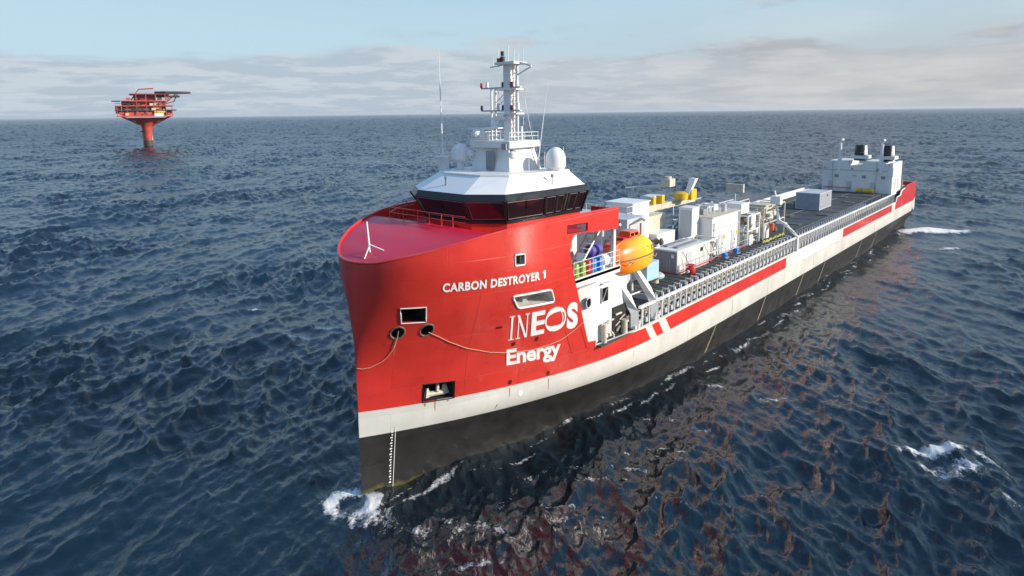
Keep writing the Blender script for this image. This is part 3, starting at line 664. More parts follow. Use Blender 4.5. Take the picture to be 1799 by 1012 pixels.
def facet_panes(i, cuts):
    a0, a1 = SILL[i], SILL[(i + 1) % n]; b0, b1 = VB[i], VB[(i + 1) % n]
    P = lambda t, h: Vector((lerp(lerp(a0[0], a1[0], t), lerp(b0[0], b1[0], t), h), lerp(lerp(a0[1], a1[1], t), lerp(b0[1], b1[1], t), h), lerp(ZS + .09, ZVB + .01, h)))
    ctr = Vector((12.0, 0, 16)); e1 = P(1, .5) - P(0, .5); e2 = P(.5, 1) - P(.5, 0); nn = e1.cross(e2).normalized()
    if nn.dot(P(.5, .5) - ctr) < 0: nn = -nn
    for t in cuts:                                            # mullions
        hw = .09
        q0 = [P(t, 0), P(t, 1)]; d = e1.normalized() * hw
        mb = MB(); mb.loft([[tuple(q0[0] - d - nn * .12), tuple(q0[0] + d - nn * .12), tuple(q0[0] + d + nn * .03), tuple(q0[0] - d + nn * .03)], [tuple(q0[1] - d - nn * .12), tuple(q0[1] + d - nn * .12), tuple(q0[1] + d + nn * .03), tuple(q0[1] - d + nn * .03)]])
        mb.build('mullion', BLACK, SHIP)
    Ln = e1.length
    for t0, t1 in zip(cuts[:-1], cuts[1:]):
        g = .10 / Ln; a, b = t0 + g, t1 - g
        pane = MB(); f4 = [P(a, .03), P(b, .03), P(b, .97), P(a, .97)]
        pane.loft([[tuple(v - nn * .06) for v in f4], [tuple(v - nn * .03) for v in f4]]); po = pane.build('window_pane', GLASS, SHIP)
        inn = [P(a + .04 / Ln, .07), P(b - .04 / Ln, .07), P(b - .04 / Ln, .93), P(a + .04 / Ln, .93)]
        gk = MB(); gk.tube([tuple(v - nn * .022) for v in inn] + [tuple(inn[0] - nn * .022)], .018, 5, False); gk.build('window_gasket', GASKET, po)
        m0, m1 = P((a + b) / 2, .97), P((a + b) / 2, .45)
        if Ln > 3 and len(cuts) < 4: MB().tube([tuple(m0 + nn * .02), tuple(m1 + nn * .02)], .018, 5).build('wiper', BLACK, po)
facet_panes(0, (0, 1)); facet_panes(1, (0, 1)); facet_panes(2, (0, .26, .46, .54, .78, 1)); facet_panes(7, (0, 1))
facet_panes(6, (0, 1)); facet_panes(5, (0, 1)); facet_panes(4, (0, .22, .46, .54, .74, 1)); facet_panes(3, (0, .33, .67, 1))
# small fittings on the roof edge
MB().cyl(7.6, -.3, 17.1, 17.9, .07).cyl(7.6, -.3, 17.9, 18.05, .1).box(7.2, 7.5, -.9, .4, 17.05, 17.12).build('search_light', GREY, SHIP)
MB().cyl(12.6, 4.35, 17.0, 18.0, .03, n=6).cyl(12.6, 4.35, 17.85, 18.05, .1, .1, 8).build('roof_light', GREY, SHIP)
MB().box(15.3, 15.5, 4.3, 4.42, 14.75, 14.95).build('side_lamp', BRIGHTWHITE, SHIP)
# satellite domes and whip aerials
d1 = MB(); d1.cyl(11.2, -2.7, 18.05, 18.75, .28, .22); d1.dome(11.2, -2.7, 18.7, .6, 1.25); d1.build('satellite_dome', BRIGHTWHITE, SHIP, smooth=True)
d2 = MB(); d2.cyl(14.2, 3.4, 17.9, 18.25, .5, .45); d2.dome(14.2, 3.4, 18.2, .68, 1.5, 24); d2.build('satellite_dome', BRIGHTWHITE, SHIP, smooth=True)
def whip(x, y, z, h, r=.05, lean=(0, 0)):
    m_ = MB(); m_.cyl(x, y, z, z + h * .12, .09); m_.tube([(x, y, z + h * .1), (x + lean[0] * .5, y + lean[1] * .5, z + h * .55), (x + lean[0], y + lean[1], z + h)], [r, r * .75, r * .4], 6); return m_.build('whip_aerial', BRIGHTWHITE, SHIP, smooth=True)
whip(10.4, -3.6, 18.1, 8.3, .055, (-.1, -.05)); whip(14.2, 1.9, 18.1, 6.0, .04, (.2, .7)); whip(14.4, 1.6, 18.1, 5.0, .025, (-.2, -.9)); whip(13.2, 1.3, 20.0, 4.5, .018, (.1, .5))
for x, y, h in ((11.2, -3.2, 1.4), (12.6, 2.4, 1.5), (15.2, 3.3, 1.6), (14.9, 1.9, 1.2)): MB().tube([(x, y, 18.1), (x, y, 18.1 + h)], .02, 5).build('whip_aerial', BRIGHTWHITE, SHIP)
MB().box(10.2, 10.7, -3.9, -3.3, 18.1, 18.95).box(10.1, 10.8, -4.2, -3.2, 18.95, 19.05).build('aerial_base', WHITE, SHIP)
# mast
MX = 12.9
mast_house = MB(); mast_house.loft([[(11.3, -1.75, 18.1), (14.6, -1.75, 18.1), (14.6, 1.85, 18.1), (11.3, 1.85, 18.1)], [(11.7, -1.5, 19.7), (14.3, -1.5, 19.7), (14.3, 1.4, 19.7), (11.7, 1.4, 19.7)]])
mast_house.box(11.3, 14.4, -1.75, 1.85, 19.7, 20.15)
mh = mast_house.build('mast_house', WHITE, SHIP)
MB().box(11.24, 11.30, -.25, .45, 18.2, 19.5).build('mast_door', GREY, mh)
mr_ = MB()
for z in (20.45, 20.7): mr_.tube([(11.35, -1.7, z), (11.35, 1.8, z), (14.3, 1.8, z), (14.3, -1.7, z), (11.35, -1.7, z)], .02, 5)
for x, y in ((11.35, -1.7), (11.35, 0), (11.35, 1.8), (12.9, 1.8), (14.3, 1.8), (14.3, -1.7), (12.9, -1.7)): mr_.tube([(x, y, 20.1), (x, y, 20.7)], .022, 5)
mr_.build('mast_rail', BRIGHTWHITE, mh)
ml = MB(); ml.box(11.1, 11.3, 1.3, 1.7, 19.6, 20.0).cyl(11.5, 1.95, 19.2, 19.65, .2); ml.build('flood_lamp', GREY, mh)
col = MB(); col.box(MX - .28, MX + .28, .18, .72, 20.15, 25.3); mast = col.build('mast', BRIGHTWHITE, SHIP)
lad = MB(); lad.tube([(MX, 1.18, 20.1), (MX, 1.18, 25.2)], .085, 8); lad.tube([(MX + .25, 1.0, 20.1), (MX + .25, 1.0, 25.2)], .05, 6)
for i in range(16): z = 20.4 + i * .3; lad.tube([(MX, .6, z), (MX, 1.2, z)], .022, 5)
lad.build('mast_ladder', BRIGHTWHITE, mast)
pr = MB(); pr.tube([(MX, -1.2, 20.1), (MX, -1.2, 23.65)], .07, 8); pr.tube([(MX, -.82, 20.1), (MX, -.82, 23.65)], .07, 8); pr.tube([(MX, -.8, 21.0), (MX, .3, 23.4)], .02, 5); pr.tube([(MX, .3, 21.2), (MX, -.6, 23.5)], .02, 5); pr.build('mast_strut', BRIGHTWHITE, mast)
for z in (23.65, 22.1):
    MB().box(MX - .12, MX + .12, -2.1, 1.5, z, z + .10).build('yardarm', LGREY, mast)
    for y, mm in ((-2.0, RED2 if z > 23 else BLACK), (0.0, BLACK), (.8, RED2)):
        MB().cyl(MX - .15, y, z + .1, z + .42, .10, .08, 10).build('signal_lamp', mm, mast)
tp = MB(); tp.box(MX - .7, MX + .6, -.25, 1.5, 25.2, 25.36); tp.tube([(MX, -.2, 25.2), (MX - .3, -1.0, 25.1)], .05, 6); tp.tube([(MX, 1.4, 25.3), (MX, 2.4, 25.05)], .07, 6); tp.tube([(MX, 1.2, 24.5), (MX, 2.4, 25.0)], .05, 6); tp.build('mast_top', BRIGHTWHITE, mast)
for y, h in ((-.5, .9), (.4, 1.1), (.95, .9), (1.3, .55), (1.7, .9), (-1.0, .5)): MB().tube([(MX, y, 25.1), (MX, y, 25.36 + h)], .035, 5).build('whip_aerial', BRIGHTWHITE, mast)
MB().cyl(MX - .2, .05, 25.4, 25.75, .16).cyl(MX - .2, .05, 25.8, 26.1, .12).build('signal_lamp', BLACK, mast); MB().cyl(MX - .3, -.2, 25.4, 25.65, .13).build('signal_lamp', RED2, mast)
def radar(y, z, w, x=12.2):
    m_ = MB(); m_.cyl(x, y, z - .55, z, .22, .18, 12); m_.box(x - .12, x + .12, y - w / 2, y + w / 2, z, z + .16); return m_.build('radar_scanner', BRIGHTWHITE, mast)
radar(-1.5, 20.85, 2.5); radar(-.55, 21.55, 1.9, 12.5); MB().box(11.9, 12.9, -1.1, .3, 20.95, 21.03).box(11.8, 12.6, -1.9, -1.0, 20.2, 20.3).build('radar_platform', BRIGHTWHITE, mast)
for z0_ in (20.2, 21.2, 22.2, 23.2, 24.2): MB().tube([(MX, .6, z0_), (MX + .2, 1.1, z0_ + .9)], .03, 5).build('lattice_brace', BRIGHTWHITE, mast); MB().tube([(MX - .15, -.8, min(z0_, 22.6)), (MX, .3, min(z0_, 22.6) + .9)], .025, 5).build('lattice_brace', BRIGHTWHITE, mast)
for y, z, hgt in ((-.5, 22.2, .45), (1.3, 22.2, .5), (-1.5, 23.75, .35), (1.25, 23.75, .4), (-.9, 21.1, .6), (1.6, 20.2, .9), (-1.5, 20.2, .5)): MB().cyl(MX - .1, y, z, z + hgt, .12, .1, 10).build('mast_fitting', BRIGHTWHITE, mast)
MB().box(MX - .5, MX + .3, -.3, 1.5, 21.9, 22.0).build('mast_platform', BRIGHTWHITE, mast); MB().box(MX - .5, MX + .3, -.3, 1.5, 23.5, 23.6).build('mast_platform', BRIGHTWHITE, mast)
for y, z in ((-1.9, 19.0), (2.0, 19.0), (-1.3, 20.4)): MB().lathe(11.4, y, [(z, .1), (z + .12, .26), (z + .4, .26), (z + .52, .1)], 12).build('horn', BRIGHTWHITE, mast)
# stays from the mast to the roof
for a, b in (((MX, 1.4, 25.0), (14.3, 2.0, 18.2)), ((MX, 1.4, 22.2), (14.2, 1.9, 18.8)), ((MX, 1.3, 23.7), (14.2, 2.2, 18.2))): MB().tube([a, b], .012, 4).build('stay_wire', LGREY, mast)

# ------------------------------------------------------------------ forward deckhouse under the forecastle
DZ = 7.5
dh = MB(); dh.use(WHITE)
dh.prism([(11.0, -4.5), (14.6, -5.9), (19.3, -6.0), (19.3, 5.95), (14.7, 5.9), (13.0, 5.25), (11.0, 4.5)], 6.25, 11.3); dh.box(10.8, 16.8, -5.2, 3.3, 11.3, 13.9)
house = dh.build('deckhouse', None, SHIP)
MB().box(11.9, 17.5, 3.3, 6.52, 11.22, 11.42).build('boat_deck', WHITE, SHIP)
MB().box(12.0, 17.45, 6.42, 6.52, 11.0, 11.5).build('deck_fascia', BRIGHTWHITE, SHIP)
# port hole and square window in the white side
MB().tube([(14.4 + .28 * math.cos(a), 6.0, 9.35 + .36 * math.sin(a)) for a in [i * math.pi / 8 for i in range(18)]], .05, 6).build('porthole_rim', LGREY, house)
MB().loft([[(14.4 + .26 * math.cos(a), y, 9.35 + .34 * math.sin(a)) for a in [i * math.pi / 8 for i in range(16)]] for y in (5.9, 5.97)]).build('porthole', GLASS, house)
MB().box(16.0, 16.75, 5.9, 5.985, 9.0, 10.0).build('side_window', GLASS, house)
MB().tube([(15.98, 6.0, 8.98), (16.77, 6.0, 8.98), (16.77, 6.0, 10.02), (15.98, 6.0, 10.02), (15.98, 6.0, 8.98)], .045, 5).build('side_window_frame', WHITE, house)
MB().tube([(16.1, 6.0, 9.1), (16.65, 6.0, 9.9)], .025, 5).build('side_window_bar', CREAM, house)
MB().box(13.2, 15.2, 5.95, 6.1, 10.55, 10.62).box(15.9, 16.9, 5.95, 6.15, 10.3, 10.37).box(14.3, 14.6, 5.9, 6.05, 10.9, 11.1).build('cable_tray', LGREY, house)
MB().box(17.4, 19.2, 5.96, 6.02, 6.3, 8.3).build('passage_shade', DARK, house)  # flat dark plate on the wall stands in for the passage's shade
for i in range(14):
    x = random.uniform(15.6, 20.0); z = random.uniform(6.5, 8.0); MB().tube([(x, 6.1, z), (x + random.uniform(-.6, .6), 6.25, z + random.uniform(-.4, .6))], random.uniform(.04, .1), 6).build('gallery_fitting', CREAM, SHIP)
MB().cyl(16.0, 6.2, 6.2, 7.5, .2).build('bitt', CREAM, SHIP); MB().cyl(18.6, 6.2, 6.2, 7.2, .25).build('bitt', CREAM, SHIP)
# railing of the boat deck
def rail(name, path, z, h, m_, rows=3, step=1.0, parent=SHIP, r=.022):
    mb = MB()
    for k in range(rows): mb.tube([(x, y, z + h * (k + 1) / rows) for x, y in path], r, 5)
    for i in range(len(path) - 1):
        a, b = path[i], path[i + 1]; n_ = max(1, int(math.hypot(b[0] - a[0], b[1] - a[1]) / step))
        for q in range(n_ + 1): x, y = lerp(a[0], b[0], q / n_), lerp(a[1], b[1], q / n_); mb.tube([(x, y, z), (x, y, z + h)], r * 1.2, 5)
    return mb.build(name, m_, parent)
rail('boat_deck_rail', [(12.1, 6.45), (17.45, 6.45)], 11.4, 1.15, BRIGHTWHITE)
# stairs and pillars behind it
stc = MB(); stc.box(12.6, 12.85, 4.0, 4.25, 11.4, 13.95).box(13.8, 14.0, 3.9, 4.1, 11.4, 13.95).box(16.7, 16.95, 6.2, 6.45, 11.4, 14.1)
stc.tube([(14.3, 4.4, 11.5), (16.9, 4.4, 13.9)], .08, 6).tube([(14.3, 5.2, 11.5), (16.9, 5.2, 13.9)], .08, 6)
for i in range(9): t = i / 8; stc.box(14.3 + 2.6 * t - .12, 14.3 + 2.6 * t + .12, 4.4, 5.2, 11.5 + 2.4 * t, 11.56 + 2.4 * t)
stc.build('ladder_stair', BRIGHTWHITE, SHIP)
for i in range(5): MB().box(12.4 + i * .85, 12.75 + i * .85, 3.30, 3.36, 12.4, 13.3).build('vent_grille', GREY, house)

# drums and bags standing on the boat deck
def drum(x, y, m_, label, top=None):
    o = MB(); o.lathe(x, y, [(11.43, .27), (11.46, .29), (11.72, .29), (11.74, .305), (11.77, .29), (12.02, .29), (12.04, .305), (12.07, .29), (12.3, .29), (12.33, .27)], 14)
    return tag(o.build('drum', m_, None, smooth=True, off=(x, y, 11.43)), label, 'drum', 'drums on the boat deck')
drum(12.75, 6.05, GREEN, 'green drum behind the rail, the one nearest the bow'); drum(13.5, 6.05, GREEN, 'green drum standing next to the red drum'); drum(14.15, 6.05, RED2, 'red drum between the green and the blue drums')
drum(14.75, 6.05, BLUE, 'blue drum next to the red drum'); drum(15.4, 6.05, BLUE, 'blue drum beside the white canister')
lr = MB(); lr.tube([(15.9, 5.85, 11.95), (16.0, 5.85, 11.95), (16.8, 5.85, 11.95), (16.9, 5.85, 11.95)], [.3, .42, .42, .3], 14); lr.box(16.0, 16.2, 5.6, 6.1, 11.43, 11.7).box(16.6, 16.8, 5.6, 6.1, 11.43, 11.7)
tag(lr.build('liferaft_canister', BRIGHTWHITE, None, smooth=True, off=(16.4, 5.85, 11.43)), 'white liferaft canister on its cradle by the boat deck rail', 'liferaft')
cv = MB(); cv.tube([(15.6, 5.0, 12.45), (15.8, 5.0, 12.5), (17.0, 5.0, 12.5), (17.2, 5.0, 12.45)], [.2, .42, .42, .2], 12); cv.box(15.9, 17.0, 4.7, 5.3, 11.43, 12.2)
tag(cv.build('covered_bundle', PURPLE, None, smooth=True, off=(16.4, 5.0, 11.43)), 'violet covered bundle behind the white liferaft canister', 'bundle')

# ------------------------------------------------------------------ lifeboat and davit
lb = thing('lifeboat', (20.6, 5.5, 10.0), 'orange and yellow enclosed lifeboat hanging in its davit abaft the bridge', 'lifeboat')
def boat_rings(z_sel):
    rings = []
    for i in range(25):
        t = i / 24; x = 17.0 + 6.1 * t; f_ = (1 - abs(2 * t - 1) ** 2.8) ** .62
        wy = 1.22 * f_ + .02; rings.append((x, wy, f_))
    return rings
def boat_shell(top):
    mb = MB(); rows = []
    for x, wy, f_ in boat_rings(0):
        row = []
        for k in range(13):
            a = math.pi * k / 12
            if top: row.append((x, 5.5 + wy * math.cos(a), 11.62 + (1.42 * f_ + .02) * abs(math.sin(a)) ** .75))
            else: row.append((x, 5.5 + wy * 1.03 * math.copysign(abs(math.cos(a)) ** .7, math.cos(a)), 11.62 - (1.32 * f_ ** .8 + .02) * math.sin(a) ** .8))
        rows.append(row)
    mb.loft(rows, True, False); return mb
LBG = mat('orange to yellow gelcoat', (0.8, 0.4, .01), 0.38, var=0.06, coat=0.12)
def two_tone(M):
    t = M.node_tree; ns = t.nodes; ls = t.links; tcn = ns.new('ShaderNodeTexCoord'); sp = ns.new('ShaderNodeSeparateXYZ'); ls.new(tcn.outputs['Object'], sp.inputs[0])
    mr = ns.new('ShaderNodeMapRange'); ls.new(sp.outputs['X'], mr.inputs[0]); mr.inputs[1].default_value = -2.4; mr.inputs[2].default_value = .2
    x = ns.new('ShaderNodeMix'); x.data_type = 'RGBA'; ls.new(mr.outputs[0], x.inputs[0]); x.inputs[6].default_value = (.82, .20, .01, 1); x.inputs[7].default_value = (.80, .52, .014, 1); ls.new(x.outputs[2], ns['Principled BSDF'].inputs['Base Color'])
two_tone(LBG)
boat_shell(False).build('boat_hull', LBG, lb, smooth=True, angle=60); cano = boat_shell(True).build('canopy', LBG, lb, smooth=True, angle=60)
MB().tube([(x, 5.5 + (wy + .03), 11.62) for x, wy, f_ in boat_rings(0)], .05, 6).tube([(x, 5.5 - (wy + .03), 11.62) for x, wy, f_ in boat_rings(0)], .05, 6).build('fender', OLIVE, lb)
fc = MB(); fc.loft([[(17.5, 4.85, 12.2), (17.5, 6.2, 12.1), (17.7, 5.95, 12.7), (17.7, 5.05, 12.7)], [(19.9, 4.7, 12.75), (19.9, 6.3, 12.6), (19.9, 5.95, 13.2), (19.9, 5.05, 13.2)]]); fc.build('forward_canopy', ORA, lb)
MB().loft([[(19.5, 4.95, 12.95), (21.0, 4.95, 12.95), (21.0, 6.05, 12.95), (19.5, 6.05, 12.95)], [(19.7, 5.1, 13.4), (20.8, 5.1, 13.4), (20.8, 5.9, 13.4), (19.7, 5.9, 13.4)]]).build('coxswain_hatch', ORA, lb)
for x in (19.75, 20.3): MB().box(x, x + .35, 5.9, 6.02, 13.08, 13.28).build('hatch_window', GLASS, lb)
for x in (20.0, 20.9, 21.8): MB().tube([(x + .22 * math.cos(a), 5.5 + 1.13, 12.1 + .16 * math.sin(a)) for a in [k * math.pi / 6 for k in range(13)]], .03, 5, False).build('port_light', OLIVE, lb)
MB().tube([(18.0 + .3 * k, 6.72 + (.06 if k % 2 else 0), 11.5 - (.16 if k % 2 else 0)) for k in range(15)], .025, 5).build('grab_line', ROPE, lb)
MB().box(18.0, 22.2, 5.46, 5.54, 10.16, 10.3).build('keel', ORA, lb)
for x in (18.6, 19.3): MB().box(x, x + .45, 4.85, 6.05, 13.0, 13.12).build('hatch', RED2, lb)
for x in (18.5, 21.9): MB().tube([(x, 5.5, 12.7), (x, 5.5, 13.7)], .07, 6).build('lifting_hook', OLIVE, lb)
dv = thing('davit', (21.0, 6.2, 6.25), 'white gravity davit with bent legs holding the lifeboat', 'davit')
for x in (19.4, 22.3):
    MB().tube([(x + .5, 6.25, 6.3), (x + .3, 6.3, 7.6), (x - .2, 6.1, 8.6), (x - .9, 5.4, 10.2)], [.42, .42, .34, .26], 4).build('leg', BRIGHTWHITE, dv)
    MB().box(x + .2, x + .9, 5.9, 6.55, 6.24, 6.5).build('foot', WHITE, dv)
MB().tube([(19.6, 5.0, 7.5), (19.4, 4.4, 10.4)], .25, 6).build('davit_post', BRIGHTWHITE, dv); MB().tube([(23.2, 4.1, 7.5), (23.2, 3.8, 13.2), (22.6, 5.2, 13.95), (22.6, 5.5, 13.8)], .12, 6).build('davit_post', BRIGHTWHITE, dv)
MB().tube([(19.5, 3.7, 7.5), (19.5, 3.7, 13.6), (19.2, 5.4, 13.95)], .11, 6).build('davit_post', BRIGHTWHITE, dv)
MB().tube([(18.5, 5.7, 8.6), (21.9, 5.7, 8.5)], .06, 6).build('tie_rod', BRIGHTWHITE, dv)
MB().tube([(19.3, 5.5, 8.0), (20.2, 5.5, 8.0)], .35, 12).build('winch_drum', CREAM, dv)
MB().box(22.1, 23.9, 4.7, 6.0, 9.2, 10.6).build('cradle_panel', LBLUE, dv)

# ------------------------------------------------------------------ cargo deck, side gallery and rails
MB().box(19.3, LS - .1, -6.2, 5.95, 7.2, DZ).build('cargo_deck', GREYDECK, SHIP)
MB().box(19.3, 110, 5.2, 5.3, 6.2, 7.2).build('gallery_wall', GREY, SHIP); MB().box(15.2, 112, 5.2, 6.5, 6.08, 6.2).build('gallery_floor', GREYDECK, SHIP)
MB().box(20.2, 104.6, 6.42, 6.62, 7.66, 7.84).build('cargo_rail', BRIGHTWHITE, SHIP)
MB().box(19.3, 110, -6.6, -6.4, 6.2, 8.4).build('starboard_rail', WHITE, SHIP)
gp = MB()
for y, z in ((5.45, 6.5), (5.5, 6.9)): gp.tube([(20, y, z), (104, y, z)], .09, 6)
gp.build('gallery_pipe', CREAM, SHIP)
st0 = MB().box(-.04, .04, 6.46, 6.57, 6.2, 7.66).build('stanchion', BRIGHTWHITE, SHIP, off=(0, 0, 0)); st0.location = V(20.6, 0, 0)
for i in range(1, 84): put(st0, 'stanchion', (20.6 + i, 0, 0), SHIP, (0, 0, 0))
# brace, ring and box in the bays of the gallery
by0 = MB(); by0.tube([(.15, 6.2, 6.3), (.85, 6.2, 7.4)], .04, 4).tube([(.5 + .2 * math.cos(a), 6.25, 6.95 + .24 * math.sin(a)) for a in [k * math.pi / 5 for k in range(11)]], .035, 4, False).box(.1, .45, 5.9, 6.2, 6.2, 6.55)
by0 = by0.build('gallery_bracing', LGREY, SHIP, off=(0, 0, 0)); by0.location = V(20.6, 0, 0)
for i in range(1, 60): put(by0, 'gallery_bracing', (20.6 + i, 0, 0), SHIP, (0, 0, 0))
br0 = MB(); br0.box(-.04, .04, 6.30, 6.40, 7.5, 8.10).box(-.04, .04, 5.75, 6.40, 8.03, 8.10)
br0 = br0.build('crash_bracket', BRIGHTWHITE, SHIP, off=(0, 0, 0)); br0.location = V(23.0, 0, 0)
for i in range(1, 31): put(br0, 'crash_bracket', (23.0 + i, 0, 0), SHIP, (0, 0, 0))
b2 = MB(); b2.box(-.05, .05, 6.24, 6.34, 7.5, 8.15).box(-.05, .05, 5.95, 6.34, 8.06, 8.15); b2 = b2.build('crash_bracket', LGREY, SHIP, off=(0, 0, 0)); b2.location = V(55.2, 0, 0)
for i in range(1, 34): put(b2, 'crash_bracket', (55.2 + i * .92, 0, 0), SHIP, (0, 0, 0))
sl = {}
for k, (ya, yb) in enumerate(((.6, 5.74), (4.75, 5.74))):
    s_ = MB().box(-.40, .40, ya, yb, DZ, 7.98).build('deck_slat', SLAT, SHIP, off=(0, 0, 0)); sl[k] = s_
    e_ = MB().box(-.045, .045, ya, yb, DZ, 7.94).build('deck_bearer', LGREY, SHIP, off=(0, 0, 0)); sl[k + 2] = e_
used = set()
for i in range(30):
    x = 23.5 + i; k = 0 if x < 29.6 else 1
    for kk, xx in ((k, x), (k + 2, x - .5)):
        if kk in used: put(sl[kk], sl[kk].name.split('.')[0], (xx, 0, 0), SHIP, (0, 0, 0))
        else: sl[kk].location = V(xx, 0, 0); used.add(kk)
# bent white post that divides the two deck areas
MB().tube([(54.4, 6.6, 6.2), (54.4, 6.6, 7.9), (54.0, 5.6, 9.0), (54.0, 4.6, 9.6), (54.2, 4.2, 11.9)], [.24, .24, .22, .2, .18], 6).build('hose_arch', BRIGHTWHITE, SHIP)
MB().box(53.7, 54.5, 3.7, 4.8, 11.4, 12.3).tube([(54.1, 4.2, 12.2), (54.1, 4.0, 12.9)], .1, 6).build('arch_head', WHITE, SHIP); MB().box(53.8, 54.6, 4.4, 5.4, 9.2, 9.35).build('arch_step', WHITE, SHIP)
MB().tube([(104.9, 6.62, 6.3), (105.3, 6.62, 6.95), (108.0, 6.62, 7.05), (109.0, 6.62, 7.8), (111.5, 6.62, 7.98)], .09, 6).build('sheer_step', BRIGHTWHITE, SHIP)
# stern bulwark inner framing and aft fittings
MB().box(113.5, 121.0, -6.45, -6.2, 7.5, 8.6).box(120.9, 121.4, -6.2, 6.2, 7.5, 8.3).build('stern_bulwark', HULLRED, SHIP)

# red ring main and small fittings along the deck
MB().tube([(30.0, .4, 7.75), (30.0, 4.6, 7.75), (45.5, 4.45, 7.75)], .09, 8).tube([(30.15, .4, 7.95), (30.15, 4.35, 7.95), (45.5, 4.2, 7.95)], .06, 8).build('fire_main', RED2, SHIP)
rail('safety_rail', [(30.0, 4.62), (48, 4.5)], 7.75, 1.0, LGREY, 2, 1.6, SHIP, .02)
rb = thing('deck_valve', (30.8, 5.3, 7.98), 'bright red valve with handwheel on the dark planks beside the container', 'valve')
b_ = MB(); b_.lathe(30.8, 5.3, [(7.98, .16), (8.05, .18), (8.12, .36), (8.3, .44), (8.5, .40), (8.62, .2), (8.7, .1)], 12); b_.build('valve_body', RED2, rb, smooth=True)
MB().tube([(30.8 + .42 * math.cos(a), 5.3 + .42 * math.sin(a), 8.78) for a in [k * math.pi / 6 for k in range(13)]], .05, 6, False).tube([(30.4, 5.3, 8.78), (31.2, 5.3, 8.78)], .035, 5).tube([(30.8, 4.9, 8.78), (30.8, 5.7, 8.78)], .035, 5).build('handwheel', RED2, rb)
MB().tube([(30.2, 5.3, 8.3), (31.4, 5.3, 8.3)], .14, 8).build('flange', LGREY, rb)
for x, y, lab in ((38.7, 5.0, 'small blue pump on the deck edge, the one nearer the bow'), (41.4, 5.0, 'small blue pump on the deck edge, the one nearer the stern')):
    t_ = thing('deck_pump', (x, y, 7.98), lab, 'pump', 'blue pumps'); MB().box(x - .4, x + .4, y - .25, y + .25, 7.98, 8.06).build('base_plate', GREY, t_); MB().tube([(x - .38, y, 8.3), (x + .1, y, 8.3), (x + .4, y, 8.3)], [.24, .24, .14], 10).build('motor', BLUE, t_); MB().box(x - .3, x + .1, y - .12, y + .12, 8.06, 8.2).build('motor_foot', BLUE, t_)
yb_ = thing('yellow_bollard', (28.6, 1.9, 7.98), 'yellow bollard at the foot of the white container', 'bollard')
MB().lathe(28.6, 1.9, [(7.98, .3), (8.1, .22), (8.75, .22), (8.82, .32), (9.0, .32), (9.05, .1)], 12).build('post', YEL2, yb_, smooth=True); MB().box(28.2, 29.0, 1.5, 2.3, 7.98, 8.02).build('base_plate', YEL2, yb_)
vt = thing('mushroom_vent', (26.4, 4.3, 7.98), 'pale grey mushroom vent on the planks below the lifeboat', 'vent')
MB().cyl(26.4, 4.3, 7.98, 8.5, .32).build('neck', CREAM, vt, smooth=True); MB().lathe(26.4, 4.3, [(8.42, .5), (8.46, .75), (8.62, .8), (8.8, .62), (8.88, .1)], 20).build('cap', LGREY, vt, smooth=True)

# ------------------------------------------------------------------ containers and process modules
def corrugated(t, x0, x1, y0, y1, z0, z1, m_, face_m=None, rib=.28):
    MB().box(x0 + .04, x1 - .04, y0 + .04, y1 - .04, z0 + .05, z1 - .05).build('container_core', face_m or m_, t)
    fr = MB()
    for x in (x0, x1 - .12):
        for y in (y0, y1 - .12): fr.box(x, x + .12, y, y + .12, z0, z1)
    for z in (z0, z1 - .12):
        for y in (y0, y1 - .12): fr.box(x0 + .12, x1 - .12, y, y + .12, z, z + .12)
        for x in (x0, x1 - .12): fr.box(x, x + .12, y0 + .12, y1 - .12, z, z + .12)
    fr.build('frame', m_, t)
    x = x0 + .25; first = None
    while x < x1 - .25:
        if first is None: first = MB().box(x, x + .13, y1 - .05, y1 - .012, z0 + .13, z1 - .13).build('side_rib', m_, t); xf = x
        else:
            c_ = first.copy(); COL.objects.link(c_); c_.parent = t; c_.location = (x - xf, 0, 0)
        x += rib
c1 = thing('office_container', (33.3, 3.1, 7.98), 'white container with shade painted grey on its front, beside the red valve', 'container')
corrugated(c1, 30.3, 36.4, 1.9, 4.3, 7.62, 9.95, WHITE)
MB().box(30.26, 30.30, 2.03, 4.17, 7.75, 9.82).build('front_panel', FRONT_SHADE, c1); MB().box(30.22, 30.27, 3.75, 4.0, 9.3, 9.6).build('plate', LETTER, c1)
for y in (3.35, 3.6, 2.3, 2.55): MB().tube([(30.24, y, 7.85), (30.24, y, 9.1)], .025, 5).build('lock_bar', LGREY, c1)
MB().box(34.8, 35.3, 4.27, 4.32, 9.2, 9.55).build('vent', BLACK, c1)
c2 = thing('storage_container', (81.2, .3, 7.5), 'grey container alone on the open aft deck', 'container')
corrugated(c2, 78.4, 84.2, -1.4, 1.95, 7.52, 9.95, LGREY); MB().box(78.35, 78.40, -1.27, 1.82, 7.65, 9.82).build('front_panel', mat('aft container front painted as shaded', (.27, .30, .35), .5), c2); MB().box(81.9, 82.3, 1.9, 1.96, 9.2, 9.5).build('vent', BLACK, c2)  # front panel coloured darker to carry the shade on this face
MB().cyl(79.5, -1.7, 7.6, 8.4, .25).build('gas_bottle', BLACK, c2)
w1 = thing('white_module', (43.4, 1.2, 7.5), 'tall plain white process module amidships', 'module')
MB().box(39.95, 46.8, -.6, 3.05, 7.5, 11.45).build('cladding', BRIGHTWHITE, w1); MB().box(39.85, 46.9, -.7, 3.15, 11.45, 11.55).build('roof', CREAM, w1)
MB().box(39.9, 39.96, .2, 1.4, 7.6, 9.9).build('door', LGREY, w1); MB().box(43, 43.6, 3.05, 3.08, 9.2, 9.5).build('panel', WHITE, w1)
rl = MB()
for x in (41, 42.5, 44): rl.tube([(x, .2, 11.5), (x, .2, 12.4), (x, 2.0, 12.4), (x, 2.0, 11.5)], .07, 6)
